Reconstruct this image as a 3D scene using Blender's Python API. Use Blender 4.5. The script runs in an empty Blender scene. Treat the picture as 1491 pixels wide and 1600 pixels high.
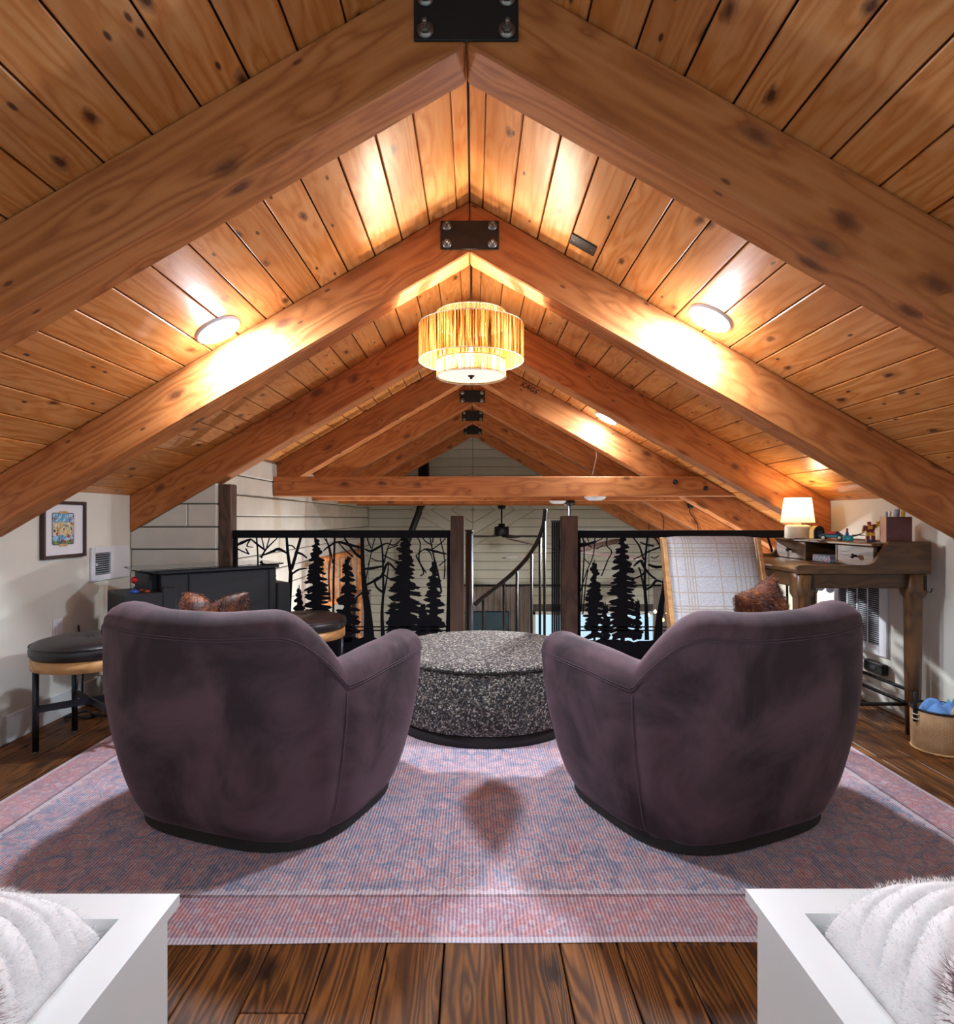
import bpy, bmesh, math, random
from mathutils import Vector, Matrix, noise
C = bpy.context.scene.collection
S = bpy.context.scene
PI = math.pi
R = math.radians

# ------------------------------------------------------------------ camera, world, exposure
CAMZ, FPX, CX, CY = 1.07, 960.0, 741.0, 810.0
cam_data = bpy.data.cameras.new('camera')
cam = bpy.data.objects.new('camera', cam_data)
C.objects.link(cam)
cam.location = (0, 0, CAMZ)
cam.rotation_euler = (PI / 2, 0, 0)
cam_data.sensor_fit = 'HORIZONTAL'
cam_data.sensor_width = 36.0
cam_data.lens = 36.0 * FPX / 1491.0
cam_data.shift_x = (745.5 - CX) / 1491.0
cam_data.shift_y = (CY - 800.0) / 1491.0
cam_data.clip_start = 0.02
S.camera = cam

world = bpy.data.worlds.new('world')
S.world = world
world.use_nodes = True
wb = world.node_tree.nodes['Background']
wb.inputs[0].default_value = (0.58, 0.80, 0.95, 1)
wb.inputs[1].default_value = 1.2

S.view_settings.view_transform = 'Standard'
S.view_settings.look = 'None'
S.view_settings.gamma = 1.0
S.view_settings.use_curve_mapping = False
S.view_settings.exposure = 0.0

P_RECESS = 46.0      # watts of one ceiling disc
P_PENDANT = 26.0
P_DESK = 5.0

# ------------------------------------------------------------------ materials
def srgb(h):
    if isinstance(h, str):
        h = h.lstrip('#'); v = [int(h[i:i + 2], 16) / 255 for i in (0, 2, 4)]
    else:
        v = [c / 255 for c in h]
    return tuple((c / 12.92 if c <= 0.04045 else ((c + 0.055) / 1.055) ** 2.4) for c in v) + (1,)

class NT:
    """small node-tree helper"""
    def __init__(s, name):
        s.m = bpy.data.materials.new(name); s.m.use_nodes = True
        s.t = s.m.node_tree
        s.b = s.t.nodes['Principled BSDF']
        s.o = s.t.nodes['Material Output']
    def n(s, typ, **kw):
        nd = s.t.nodes.new('ShaderNode' + typ)
        for k, v in kw.items():
            if k.startswith('i_'):
                key = k[2:]
                key = int(key) if key.isdigit() else key.replace('_', ' ')
                if hasattr(v, 'is_output') or isinstance(v, bpy.types.NodeSocket):
                    s.t.links.new(v, nd.inputs[key])
                else:
                    nd.inputs[key].default_value = v
            else:
                setattr(nd, k, v)
        return nd
    def link(s, a, b): s.t.links.new(a, b)
    def math(s, op, a, b=None, c=None):
        nd = s.t.nodes.new('ShaderNodeMath'); nd.operation = op
        for i, v in enumerate((a, b, c)):
            if v is None: continue
            if isinstance(v, bpy.types.NodeSocket): s.t.links.new(v, nd.inputs[i])
            else: nd.inputs[i].default_value = v
        return nd.outputs[0]
    def vmath(s, op, a, b=None):
        nd = s.t.nodes.new('ShaderNodeVectorMath'); nd.operation = op
        for i, v in enumerate((a, b)):
            if v is None: continue
            if isinstance(v, bpy.types.NodeSocket): s.t.links.new(v, nd.inputs[i])
            else: nd.inputs[i].default_value = v
        return nd.outputs[0]
    def coord(s, kind='Object'):
        return s.t.nodes.new('ShaderNodeTexCoord').outputs[kind]
    def sep(s, v):
        nd = s.t.nodes.new('ShaderNodeSeparateXYZ'); s.t.links.new(v, nd.inputs[0]); return nd.outputs
    def comb(s, x, y, z):
        nd = s.t.nodes.new('ShaderNodeCombineXYZ')
        for i, v in enumerate((x, y, z)):
            if isinstance(v, bpy.types.NodeSocket): s.t.links.new(v, nd.inputs[i])
            else: nd.inputs[i].default_value = v
        return nd.outputs[0]
    def noise(s, v, scale=5, detail=3, rough=0.5, dist=0.0):
        nd = s.n('TexNoise', i_Vector=v, i_Scale=scale, i_Detail=detail, i_Roughness=rough, i_Distortion=dist)
        return nd.outputs['Fac']
    def ramp(s, fac, stops, interp='LINEAR'):
        nd = s.t.nodes.new('ShaderNodeValToRGB'); cr = nd.color_ramp; cr.interpolation = interp
        while len(cr.elements) < len(stops): cr.elements.new(0.5)
        for e, (p, c) in zip(cr.elements, stops):
            e.position = p; e.color = c if len(c) == 4 else tuple(c) + (1,)
        s.t.links.new(fac, nd.inputs[0]); return nd.outputs[0]
    def mix(s, fac, a, b, mode='MIX'):
        nd = s.t.nodes.new('ShaderNodeMix'); nd.data_type = 'RGBA'; nd.blend_type = mode
        for i, v in ((0, fac), (6, a), (7, b)):
            if isinstance(v, bpy.types.NodeSocket): s.t.links.new(v, nd.inputs[i])
            else: nd.inputs[i].default_value = v
        return nd.outputs[2]
    def rnd(s):
        return s.t.nodes.new('ShaderNodeObjectInfo').outputs['Random']
    def bump(s, h, strength=0.3, dist=0.01):
        nd = s.n('Bump', i_Height=h, i_Strength=strength, i_Distance=dist)
        s.t.links.new(nd.outputs[0], s.b.inputs['Normal'])
    def base(s, v): 
        if isinstance(v, bpy.types.NodeSocket): s.t.links.new(v, s.b.inputs['Base Color'])
        else: s.b.inputs['Base Color'].default_value = v
    def set(s, **kw):
        for k, v in kw.items():
            key = k.replace('_', ' ')
            if isinstance(v, bpy.types.NodeSocket): s.t.links.new(v, s.b.inputs[key])
            else: s.b.inputs[key].default_value = v
        return s

def plain(name, col, rough=0.5, metal=0.0, var=0.06, scale=6.0, bump=0.0, **kw):
    t = NT(name); c = srgb(col) if not isinstance(col, tuple) or max(col) > 1.01 else col
    f = t.noise(t.coord(), scale, 4, 0.6)
    d = tuple(x * (1 - var * 2) for x in c[:3]) + (1,); l = tuple(min(1, x * (1 + var * 2)) for x in c[:3]) + (1,)
    t.base(t.ramp(f, [(0.3, d), (0.7, l)]))
    t.set(Roughness=rough, Metallic=metal, **kw)
    if bump: t.bump(t.noise(t.coord(), scale * 12, 3), bump, 0.003)
    return t.m

def wood(name, dark, mid, light, freq=9.0, across=7.0, along=0.7, rough=0.55, ringmix=0.55, knots=0.8, var=0.25, knotcol=None, bump=0.15, saw=0.0, blotch=0.55, ksel=0.62, ksize=1.0, coat=0.0, kx=3.2, spec=0.5):
    """grain runs along the object's local X"""
    t = NT(name)
    co = t.coord(); r = t.rnd()
    off = t.comb(t.math('MULTIPLY', r, 37.0), t.math('MULTIPLY', r, 91.0), t.math('MULTIPLY', r, 53.0))
    v = t.vmath('ADD', co, off)
    st = t.vmath('MULTIPLY', v, (along, across, across))
    # knots: stretched cells
    xs_ = t.sep(v)
    kv = t.comb(t.math('MULTIPLY', xs_[0], kx), t.math('MULTIPLY', t.math('ADD', xs_[1], xs_[2]), 6.5), 0.0)
    vor = t.n('TexVoronoi', voronoi_dimensions='2D', i_Vector=kv, i_Scale=1.0)
    kd = t.math('ADD', vor.outputs['Distance'], t.math('MULTIPLY', t.math('SUBTRACT', t.noise(t.vmath('MULTIPLY', v, (22, 40, 40)), 1.0, 3, 0.6), 0.5), 0.16))
    bend = t.math('MULTIPLY', t.math('POWER', t.math('SUBTRACT', 1.0, t.math('MINIMUM', kd, 1.0)), 3.0), 0.55)
    big = t.noise(st, 1.0, 2, 0.5, 0.3)
    ph = t.math('ADD', t.math('MULTIPLY', big, freq), t.math('MULTIPLY', bend, 5.0))
    ring = t.math('PINGPONG', ph, 1.0)
    ring = t.math('POWER', ring, 1.6)
    fine = t.noise(t.vmath('MULTIPLY', v, (2.5, 60, 60)), 1.0, 4, 0.65)
    g = t.math('ADD', t.math('MULTIPLY', ring, ringmix), t.math('MULTIPLY', fine, 1.0 - ringmix))
    col = t.ramp(g, [(0.12, srgb(light)), (0.5, srgb(mid)), (0.9, srgb(dark))])
    blot = t.noise(t.vmath('MULTIPLY', v, (0.8, 2.5, 2.5)), 1.3, 3)
    col = t.mix(t.ramp(blot, [(0.42, (0, 0, 0)), (0.75, (blotch,) * 3)]), col, srgb(dark))
    if knots > 0:
        kc = srgb(knotcol) if knotcol else tuple(x * 0.45 for x in srgb(dark)[:3]) + (1,)
        # keep only some of the cells
        sel = t.math('GREATER_THAN', t.sep(vor.outputs['Color'])[0], ksel)
        km = t.ramp(kd, [(0.05 * ksize, (1, 1, 1)), (0.13 * ksize, (0.5, 0.5, 0.5)), (0.21 * ksize, (0, 0, 0))])
        km = t.math('MULTIPLY', t.math('MULTIPLY', km, sel), knots)
        col = t.mix(km, col, kc)
        # pin knots
        pv = t.comb(t.math('MULTIPLY', xs_[0], 7.0), t.math('MULTIPLY', t.math('ADD', xs_[1], xs_[2]), 17.0), 0.0)
        pk = t.n('TexVoronoi', voronoi_dimensions='2D', i_Vector=pv, i_Scale=1.0)
        ps = t.math('GREATER_THAN', t.sep(pk.outputs['Color'])[1], 0.90)
        pm = t.ramp(pk.outputs['Distance'], [(0.06, (1, 1, 1)), (0.13, (0, 0, 0))])
        col = t.mix(t.math('MULTIPLY', t.math('MULTIPLY', pm, ps), knots), col, kc)
    # tone of each board
    w = t.math('ADD', t.math('MULTIPLY', r, var * 2), 1.0 - var)
    hsv = t.n('HueSaturation', i_Color=col, i_Value=w)
    t.base(hsv.outputs[0])
    t.set(Roughness=rough, Coat_Weight=coat, Coat_Roughness=0.32)
    t.b.inputs['Specular IOR Level'].default_value = spec
    h = t.math('ADD', fine, t.math('MULTIPLY', ring, 0.4))
    if saw > 0:
        x = t.sep(v)[0]
        h = t.math('ADD', h, t.math('MULTIPLY', t.noise(t.vmath('MULTIPLY', v, (150, 3, 3)), 1.0, 2), saw * 3))
    t.bump(h, bump, 0.004)
    return t.m

M = {}
M['ceil'] = wood('pine_ceiling', '#b0642a', '#cc8441', '#dda268', freq=14, across=11, rough=0.42, ringmix=0.38, var=0.14, knots=0.95, knotcol='#45200e', saw=0.15, blotch=0.3, ksel=0.68, ksize=0.62, coat=0.35)
M['beam'] = wood('fir_beam', '#87481b', '#ab642e', '#c27d45', freq=15, across=8, along=0.4, rough=0.6, ringmix=0.44, var=0.08, knots=0.8, knotcol='#4f230c', saw=0.2, blotch=0.45, ksel=0.78, ksize=0.95, kx=3.4)
M['floor'] = wood('stained_floor', '#331d0d', '#563216', '#a4682f', freq=40, across=10, along=0.4, rough=0.5, ringmix=0.34, var=0.3, knots=0.85, knotcol='#1b0d07', bump=0.25, blotch=0.4, spec=0.28)
M['post'] = wood('dark_post', '#33241d', '#4a362c', '#5e473a', freq=10, rough=0.65, var=0.06, knots=0.5)
M['walnut'] = wood('desk_wood', '#3c2513', '#57391e', '#6c4b2a', freq=12, across=9, rough=0.4, var=0.05, knots=0.15)
M['oak'] = wood('light_oak', '#a2703f', '#bd8a54', '#cd9d67', freq=12, across=9, rough=0.45, var=0.05, knots=0.1)
M['logrust'] = wood('orange_log', '#a35a28', '#cc7f42', '#dd9a5e', freq=8, rough=0.5, var=0.12)
M['log'] = plain('painted_timber', '#c9c7bf', 0.75, var=0.05, scale=3.0, bump=0.15)
M['ship'] = plain('painted_shiplap', '#c3c2b4', 0.7, var=0.04, scale=2.0, bump=0.1)
M['drywall'] = plain('painted_drywall', '#d3d1c8', 0.85, var=0.015, scale=2.0, bump=0.08)
M['gap'] = plain('dark_joint', '#1c130d', 0.9)  # dark brown backing in the board joints, also the ottoman piping
M['caulk'] = plain('timber_joint', '#57534b', 0.9)
M['whitetrim'] = plain('white_trim', '#d5d7d6', 0.45, var=0.01)
M['white'] = plain('white_lacquer', '#e4e6e6', 0.35, var=0.01)
M['grille'] = plain('white_metal', '#dfe2ea', 0.4, var=0.01)
M['dark'] = plain('dark_duct', '#30353c', 0.8)
M['slat'] = plain('grey_slat', '#a9b0b9', 0.5)
M['black'] = plain('black_metal', '#17181c', 0.45, 0.3, var=0.08)
M['blacksteel'] = plain('blackened_steel', '#3a3d44', 0.35, 0.85, var=0.15, scale=3)
M['plate'] = plain('black_plate', '#1b1a1a', 0.55, 0.2, var=0.12, scale=14, bump=0.1)
M['bolt'] = plain('zinc_bolt', '#85807a', 0.35, 0.8, var=0.15, scale=30)
M['laser'] = plain('black_panel', '#14151b', 0.9, 0.0, var=0.06)
M['laser'].node_tree.nodes['Principled BSDF'].inputs['Specular IOR Level'].default_value = 0.15
M['cabinet'] = plain('black_laminate', '#1b1d22', 0.55, var=0.06, bump=0.05)
M['leather'] = plain('black_leather', '#1d1819', 0.4, var=0.12, scale=9, bump=0.2)
M['redplastic'] = plain('red_plastic', '#c8202c', 0.25)
M['blueplastic'] = plain('blue_plastic', '#2f55b8', 0.3)
M['orangeplastic'] = plain('orange_plastic', '#c2542a', 0.35)
M['steel'] = plain('chrome', '#c8c8cc', 0.2, 1.0)
M['plinth'] = plain('dark_plinth', '#1e1a18', 0.6, var=0.1)
M['frame'] = plain('walnut_frame', '#3b221c', 0.45, var=0.1)
M['mat'] = plain('picture_mat', '#dcdce4', 0.8, var=0.01)
M['teal'] = plain('teal_plastic', '#1f8f93', 0.35)
M['navy'] = plain('dark_blue_plastic', '#27415c', 0.4)
M['yellow'] = plain('yellow_plastic', '#d8a62c', 0.4)
M['maroon'] = plain('dark_red_plastic', '#7d1f22', 0.4)
M['cream'] = plain('cream_ceramic', '#cfc3ac', 0.6, var=0.05, scale=40, bump=0.15)
M['boxleather'] = plain('brown_leather', '#57281f', 0.45, var=0.12, scale=20, bump=0.1)
M['boxwood'] = plain('tan_side', '#a06d49', 0.5, var=0.05)
M['grey'] = plain('grey_plastic', '#8d96a0', 0.4)
M['bluecloth'] = plain('blue_cloth', '#6f9fe0', 0.8, var=0.1, scale=8, bump=0.1)
M['aqua'] = plain('aqua_plastic', '#56b6c4', 0.4)
M['straw'] = plain('straw', '#c79a66', 0.7, var=0.15, scale=30)
M['cotton'] = plain('white_cord', '#d6cfc4', 0.7)
M['curtain'] = plain('taupe_curtain', '#8d837d', 0.85, var=0.08, scale=3)
M['fanblade'] = plain('fan_blade', '#2a1d19', 0.5, var=0.1)
M['screen'] = plain('dark_screen', '#12323f', 0.25)
M['duskfloor'] = plain('lower_floor', '#4a3a2e', 0.6)

def velvet(name, col, lite):
    t = NT(name)
    f = t.noise(t.coord(), 3.5, 4, 0.6, 0.6)
    f2 = t.noise(t.coord(), 160, 2, 0.6)
    t.base(t.mix(t.math('MULTIPLY', f2, 0.22), t.ramp(f, [(0.38, srgb(col)), (0.64, srgb(lite))]), srgb('#55424a')))
    t.set(Roughness=0.85, Sheen_Weight=0.28, Sheen_Roughness=0.3, Sheen_Tint=srgb('#b493a0'))
    t.bump(f2, 0.12, 0.002)
    return t.m
M['velvet'] = velvet('plum_velvet', '#2b1e23', '#5f474f')
M['seam'] = plain('plum_stitching', '#5a464e', 0.8)

def boucle():
    t = NT('speckled_boucle'); co = t.coord()
    v = t.n('TexVoronoi', i_Vector=co, i_Scale=150.0)
    c = t.sep(v.outputs['Color'])[0]
    n2 = t.noise(co, 60, 3)
    col = t.ramp(c, [(0.0, srgb('#232126')), (0.35, srgb('#3a373b')), (0.55, srgb('#6c655f')), (0.78, srgb('#a89c8e')), (0.93, srgb('#d6cfc5'))], 'CONSTANT')
    t.base(t.mix(t.math('MULTIPLY', n2, 0.5), col, srgb('#4a4544')))
    t.set(Roughness=0.95)
    t.bump(t.math('SUBTRACT', 1.0, v.outputs['Distance']), 0.8, 0.006)
    return t.m
M['boucle'] = boucle()

def rugmat(hx, hy):
    t = NT('faded_rug'); co = t.coord()
    x, y, z = t.sep(co)[0:3]
    ax = t.math('ABSOLUTE', x)
    wob = t.noise(co, 9, 2)
    mv = t.comb(t.math('ADD', ax, t.math('MULTIPLY', wob, 0.03)), t.math('ADD', y, t.math('MULTIPLY', wob, 0.03)), 0.0)
    vA = t.n('TexVoronoi', voronoi_dimensions='2D', i_Vector=mv, i_Scale=11.0, i_Randomness=0.5)
    dA = vA.outputs['Distance']
    vB = t.n('TexVoronoi', voronoi_dimensions='2D', i_Vector=mv, i_Scale=21.0, i_Randomness=0.8)
    dB = vB.outputs['Distance']
    blue, pink, red, pale, nav = srgb('#5f84a8'), srgb('#cf9a9b'), srgb('#ad4f52'), srgb('#dccfd8'), srgb('#3c587a')
    field = t.ramp(dA, [(0.0, red), (0.08, pink), (0.2, pale), (0.28, pink), (0.40, blue), (0.50, pink), (0.58, blue), (0.72, pink)])
    sc_ = t.math('PINGPONG', t.math('MULTIPLY', t.noise(mv, 8.5, 2, 0.5, 0.6), 9.0), 1.0)
    scroll = t.ramp(sc_, [(0.0, nav), (0.16, blue), (0.46, blue), (0.52, pale), (0.58, pink), (0.80, pink), (0.90, red), (1.0, pink)])
    field = t.mix(0.55, field, scroll)
    spots = t.ramp(dB, [(0.0, pink), (0.25, pink), (0.34, pale), (0.42, blue), (0.55, pink), (0.75, blue)])
    field = t.mix(t.ramp(t.noise(co, 6, 2), [(0.40, (0.15, 0.15, 0.15)), (0.6, (0.75, 0.75, 0.75))]), field, spots)
    bord = t.ramp(dB, [(0.0, nav), (0.10, pale), (0.22, pink), (0.36, red), (0.46, pink), (0.62, red), (0.8, pale)])
    d = t.math('MINIMUM', t.math('SUBTRACT', hx, ax), t.math('SUBTRACT', hy, t.math('ABSOLUTE', y)))
    isb = t.math('LESS_THAN', d, 0.185)
    bord = t.mix(0.4, bord, scroll)
    bord = t.mix(0.3, bord, srgb('#c99fa8'))
    col = t.mix(isb, field, bord)
    # guard stripes
    zig = t.math('MULTIPLY', t.math('PINGPONG', t.math('ADD', ax, y), 0.03), 0.5)
    s1 = t.math('COMPARE', t.math('ADD', d, zig), 0.205, 0.012)
    s2 = t.math('COMPARE', d, 0.182, 0.006)
    s3 = t.math('LESS_THAN', d, 0.02)
    col = t.mix(t.math('MULTIPLY', s1, 0.75), col, srgb('#d9cbd2'))
    col = t.mix(t.math('MULTIPLY', s2, 0.7), col, srgb('#5b2f38'))
    col = t.mix(s3, col, srgb('#cfc2cd'))
    # worn, faded patches
    wear = t.noise(co, 2.2, 4, 0.65)
    col = t.mix(t.ramp(wear, [(0.42, (0, 0, 0)), (0.75, (0.32, 0.32, 0.32))]), col, srgb('#cdb7c2'))
    # corded weave, rows along Y
    rows = t.math('SINE', t.math('MULTIPLY', t.math('ADD', x, t.math('MULTIPLY', t.noise(co, 30, 2), 0.004)), 2 * PI / 0.0105))
    rowm = t.math('MULTIPLY_ADD', rows, 0.5, 0.5)
    seg = t.noise(t.vmath('MULTIPLY', co, (70, 22, 1)), 1.0, 2)
    dk = t.math('MULTIPLY', t.math('POWER', rowm, 3.0), t.math('MULTIPLY', seg, 0.7))
    col = t.mix(dk, col, srgb('#3b2f3d'))
    lt = t.math('MULTIPLY', t.math('POWER', t.math('SUBTRACT', 1.0, rowm), 4.0), 0.36)
    col = t.mix(lt, col, srgb('#e0d3da'))
    t.base(col); t.set(Roughness=0.95)
    t.bump(t.math('SUBTRACT', 1.0, rowm), 0.5, 0.004)
    return t.m

def fiber(name, dark, light, open_=0.8):
    """raffia shade: light comes through it"""
    t = NT(name); co = t.coord(); x, y, z = t.sep(co)[0:3]
    ang = t.math('ARCTAN2', y, x)
    v = t.comb(t.math('MULTIPLY', ang, 26.0), t.math('MULTIPLY', z, 2.2), 0.0)
    f = t.noise(v, 1.0, 5, 0.7)
    col = t.ramp(f, [(0.40, srgb(dark)), (0.50, srgb('#a8662a')), (0.62, srgb(light))])
    tr = t.n('BsdfTranslucent', i_Color=col)
    df = t.n('BsdfDiffuse', i_Color=col)
    mx = t.n('MixShader', i_0=0.45)
    t.link(df.outputs[0], mx.inputs[1]); t.link(tr.outputs[0], mx.inputs[2])
    # slits between the fibres let the bulbs shine straight through
    f3 = t.noise(t.comb(t.math('MULTIPLY', ang, 60.0), t.math('MULTIPLY', z, 3.0), 0.0), 1.0, 3, 0.6)
    gp = t.ramp(f3, [(0.50, (0, 0, 0)), (0.54, (1, 1, 1))])
    tp = t.n('BsdfTransparent', i_Color=(1, 1, 1, 1))
    m2 = t.n('MixShader'); t.link(t.math('MULTIPLY', gp, open_), m2.inputs[0])
    t.link(mx.outputs[0], m2.inputs[1]); t.link(tp.outputs[0], m2.inputs[2])
    t.link(m2.outputs[0], t.o.inputs[0])
    return t.m
M['raffia'] = fiber('raffia_shade', '#3a1c08', '#dcb878', 0.4)
M['raffia2'] = fiber('pale_raffia_shade', '#cda660', '#f6ecce')

def translucent(name, col, fac=0.6):
    t = NT(name)
    c = t.ramp(t.noise(t.coord(), 40, 2), [(0.3, tuple(x * 0.94 for x in srgb(col)[:3]) + (1,)), (0.7, srgb(col))])
    tr = t.n('BsdfTranslucent', i_Color=c)
    df = t.n('BsdfDiffuse', i_Color=c)
    mx = t.n('MixShader', i_0=fac)
    t.link(df.outputs[0], mx.inputs[1]); t.link(tr.outputs[0], mx.inputs[2])
    t.link(mx.outputs[0], t.o.inputs[0])
    return t.m
M['shade'] = translucent('white_lamp_shade', '#f4ead6', 0.7)

def emit(name, col, st):
    t = NT(name)
    f = t.noise(t.coord(), 20, 2)
    e = t.n('Emission', i_Strength=st)
    c = srgb(col)
    t.link(t.ramp(f, [(0.2, tuple(x * 0.95 for x in c[:3]) + (1,)), (0.8, c)]), e.inputs[0])
    t.link(e.outputs[0], t.o.inputs[0]); return t.m
M['ledface'] = emit('led_face', '#f6faff', 9.0)
M['diffuser'] = emit('lit_diffuser', '#fff3da', 1.3)
M['bulbglow'] = emit('warm_bulb', '#ffe39a', 9.0)
M['puckface'] = emit('puck_face', '#e9eef8', 0.55)

def glass(name, tint, rough=0.02, alpha=0.0):
    t = NT(name)
    g = t.n('BsdfGlossy', i_Color=(1, 1, 1, 1), i_Roughness=rough)
    tr = t.n('BsdfTransparent', i_Color=tint)
    fr = t.n('Fresnel', i_IOR=1.5)
    mx = t.n('MixShader'); t.link(fr.outputs[0], mx.inputs[0])
    t.link(tr.outputs[0], mx.inputs[1]); t.link(g.outputs[0], mx.inputs[2])
    t.link(mx.outputs[0], t.o.inputs[0]); return t.m
M['glass'] = glass('table_glass', (0.80, 0.84, 0.88, 1))
M['pane'] = glass('window_pane', (0.93, 0.97, 1, 1))

def furmat(name, a, b, c):
    t = NT(name); co = t.coord()
    f = t.noise(co, 14, 3, 0.6, 0.5)
    f2 = t.noise(co, 220, 2)
    f = t.math('ADD', t.math('MULTIPLY', f, 0.75), t.math('MULTIPLY', f2, 0.25))
    t.base(t.ramp(f, [(0.35, srgb(a)), (0.5, srgb(b)), (0.66, srgb(c))]))
    t.set(Roughness=0.6)
    return t.m
M['furbrown'] = furmat('brown_fur', '#220d06', '#5a2810', '#985722')
M['furwhite'] = furmat('white_fur', '#ece9ea', '#f5f3f4', '#faf9f9')
M['furmauve'] = furmat('mauve_fur', '#8b6b6e', '#b39497', '#d2bcbb')

def plaidmat():
    t = NT('plaid_upholstery'); co = t.coord(); x, y, z = t.sep(co)[0:3]
    fab = t.noise(t.vmath('MULTIPLY', co, (90, 90, 320)), 1.0, 3)
    col = t.ramp(fab, [(0.3, srgb('#a3a1a6')), (0.7, srgb('#c4c3c6'))])
    def lines(c, offs, w):
        acc = None
        for o in offs:
            m = t.math('COMPARE', t.math('ADD', c, t.math('MULTIPLY', t.math('SUBTRACT', fab, 0.5), 0.004)), o, w)
            acc = m if acc is None else t.math('MAXIMUM', acc, m)
        return acc
    lx = lines(x, (-0.205, -0.16, -0.145, -0.13, -0.115, 0.02, 0.10, 0.125, 0.15, 0.175, 0.20), 0.0028)
    lz = lines(z, (0.925, 0.90, 0.885, 0.87, 0.855, 0.75, 0.67, 0.60, 0.585, 0.57), 0.0028)
    m = t.math('MAXIMUM', lx, lz)
    t.base(t.mix(t.math('MULTIPLY', m, 0.7), col, srgb('#9c876c')))
    t.set(Roughness=0.9); t.bump(fab, 0.3, 0.002)
    return t.m
M['plaid'] = plaidmat()

def wickermat():
    t = NT('woven_cane'); co = t.coord(); x, y, z = t.sep(co)[0:3]
    a = t.math('ARCTAN2', y, x)
    u = t.math('SINE', t.math('MULTIPLY', a, 90.0)); w = t.math('SINE', t.math('MULTIPLY', z, 2 * PI / 0.0105))
    h = t.math('MAXIMUM', t.math('ABSOLUTE', u), t.math('ABSOLUTE', w))
    n = t.noise(co, 18, 3)
    h2 = t.math('ADD', t.math('MULTIPLY', h, 0.8), t.math('MULTIPLY', n, 0.3))
    t.base(t.ramp(h2, [(0.45, srgb('#5a3418')), (0.7, srgb('#b07c4b')), (0.98, srgb('#d8b48a'))]))
    t.set(Roughness=0.7); t.bump(h, 0.6, 0.003)
    return t.m
M['wicker'] = wickermat()

def artmat():
    t = NT('illustrated_print'); co = t.coord(); x, y, z = t.sep(co)[0:3]
    v = t.n('TexVoronoi', i_Vector=t.vmath('ADD', co, t.vmath('MULTIPLY', t.comb(t.noise(co, 40, 2), t.noise(co, 31, 2), t.noise(co, 47, 2)), (0.03, 0.03, 0.03))), i_Scale=75.0)
    c = t.sep(v.outputs['Color'])[0]
    land = t.ramp(c, [(0, srgb('#d9c99a')), (0.3, srgb('#cbb0a0')), (0.45, srgb('#e0d3b4')), (0.6, srgb('#3c2d33')), (0.68, srgb('#6d9a94')), (0.82, srgb('#c9a25c')), (0.92, srgb('#8a3a55'))], 'CONSTANT')
    sea = t.ramp(c, [(0, srgb('#5d9cc0')), (0.35, srgb('#8fc0dd')), (0.6, srgb('#b6d3e4')), (0.8, srgb('#3f6f93')), (0.93, srgb('#b0394a'))], 'CONSTANT')
    low = t.ramp(c, [(0, srgb('#4c7f4d')), (0.35, srgb('#9b8d3b')), (0.6, srgb('#a34a34')), (0.8, srgb('#27556f'))], 'CONSTANT')
    n = t.math('ADD', z, t.math('MULTIPLY', t.math('SUBTRACT', t.noise(co, 25, 2), 0.5), 0.03))
    col = t.mix(t.math('LESS_THAN', t.math('ABSOLUTE', n), 0.036), sea, land)
    col = t.mix(t.math('LESS_THAN', n, -0.062), col, low)
    t.base(col); t.set(Roughness=0.4)
    return t.m
M['art'] = artmat()

def boxart():
    t = NT('printed_box'); co = t.coord()
    c = t.sep(t.n('TexVoronoi', i_Vector=co, i_Scale=90.0).outputs['Color'])[0]
    t.base(t.ramp(c, [(0, srgb('#3f6a7c')), (0.3, srgb('#7c8790')), (0.55, srgb('#b06a86')), (0.7, srgb('#9aa3ad')), (0.88, srgb('#5e3a4e'))], 'CONSTANT'))
    t.set(Roughness=0.35)
    return t.m
M['boxart'] = boxart()

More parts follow.
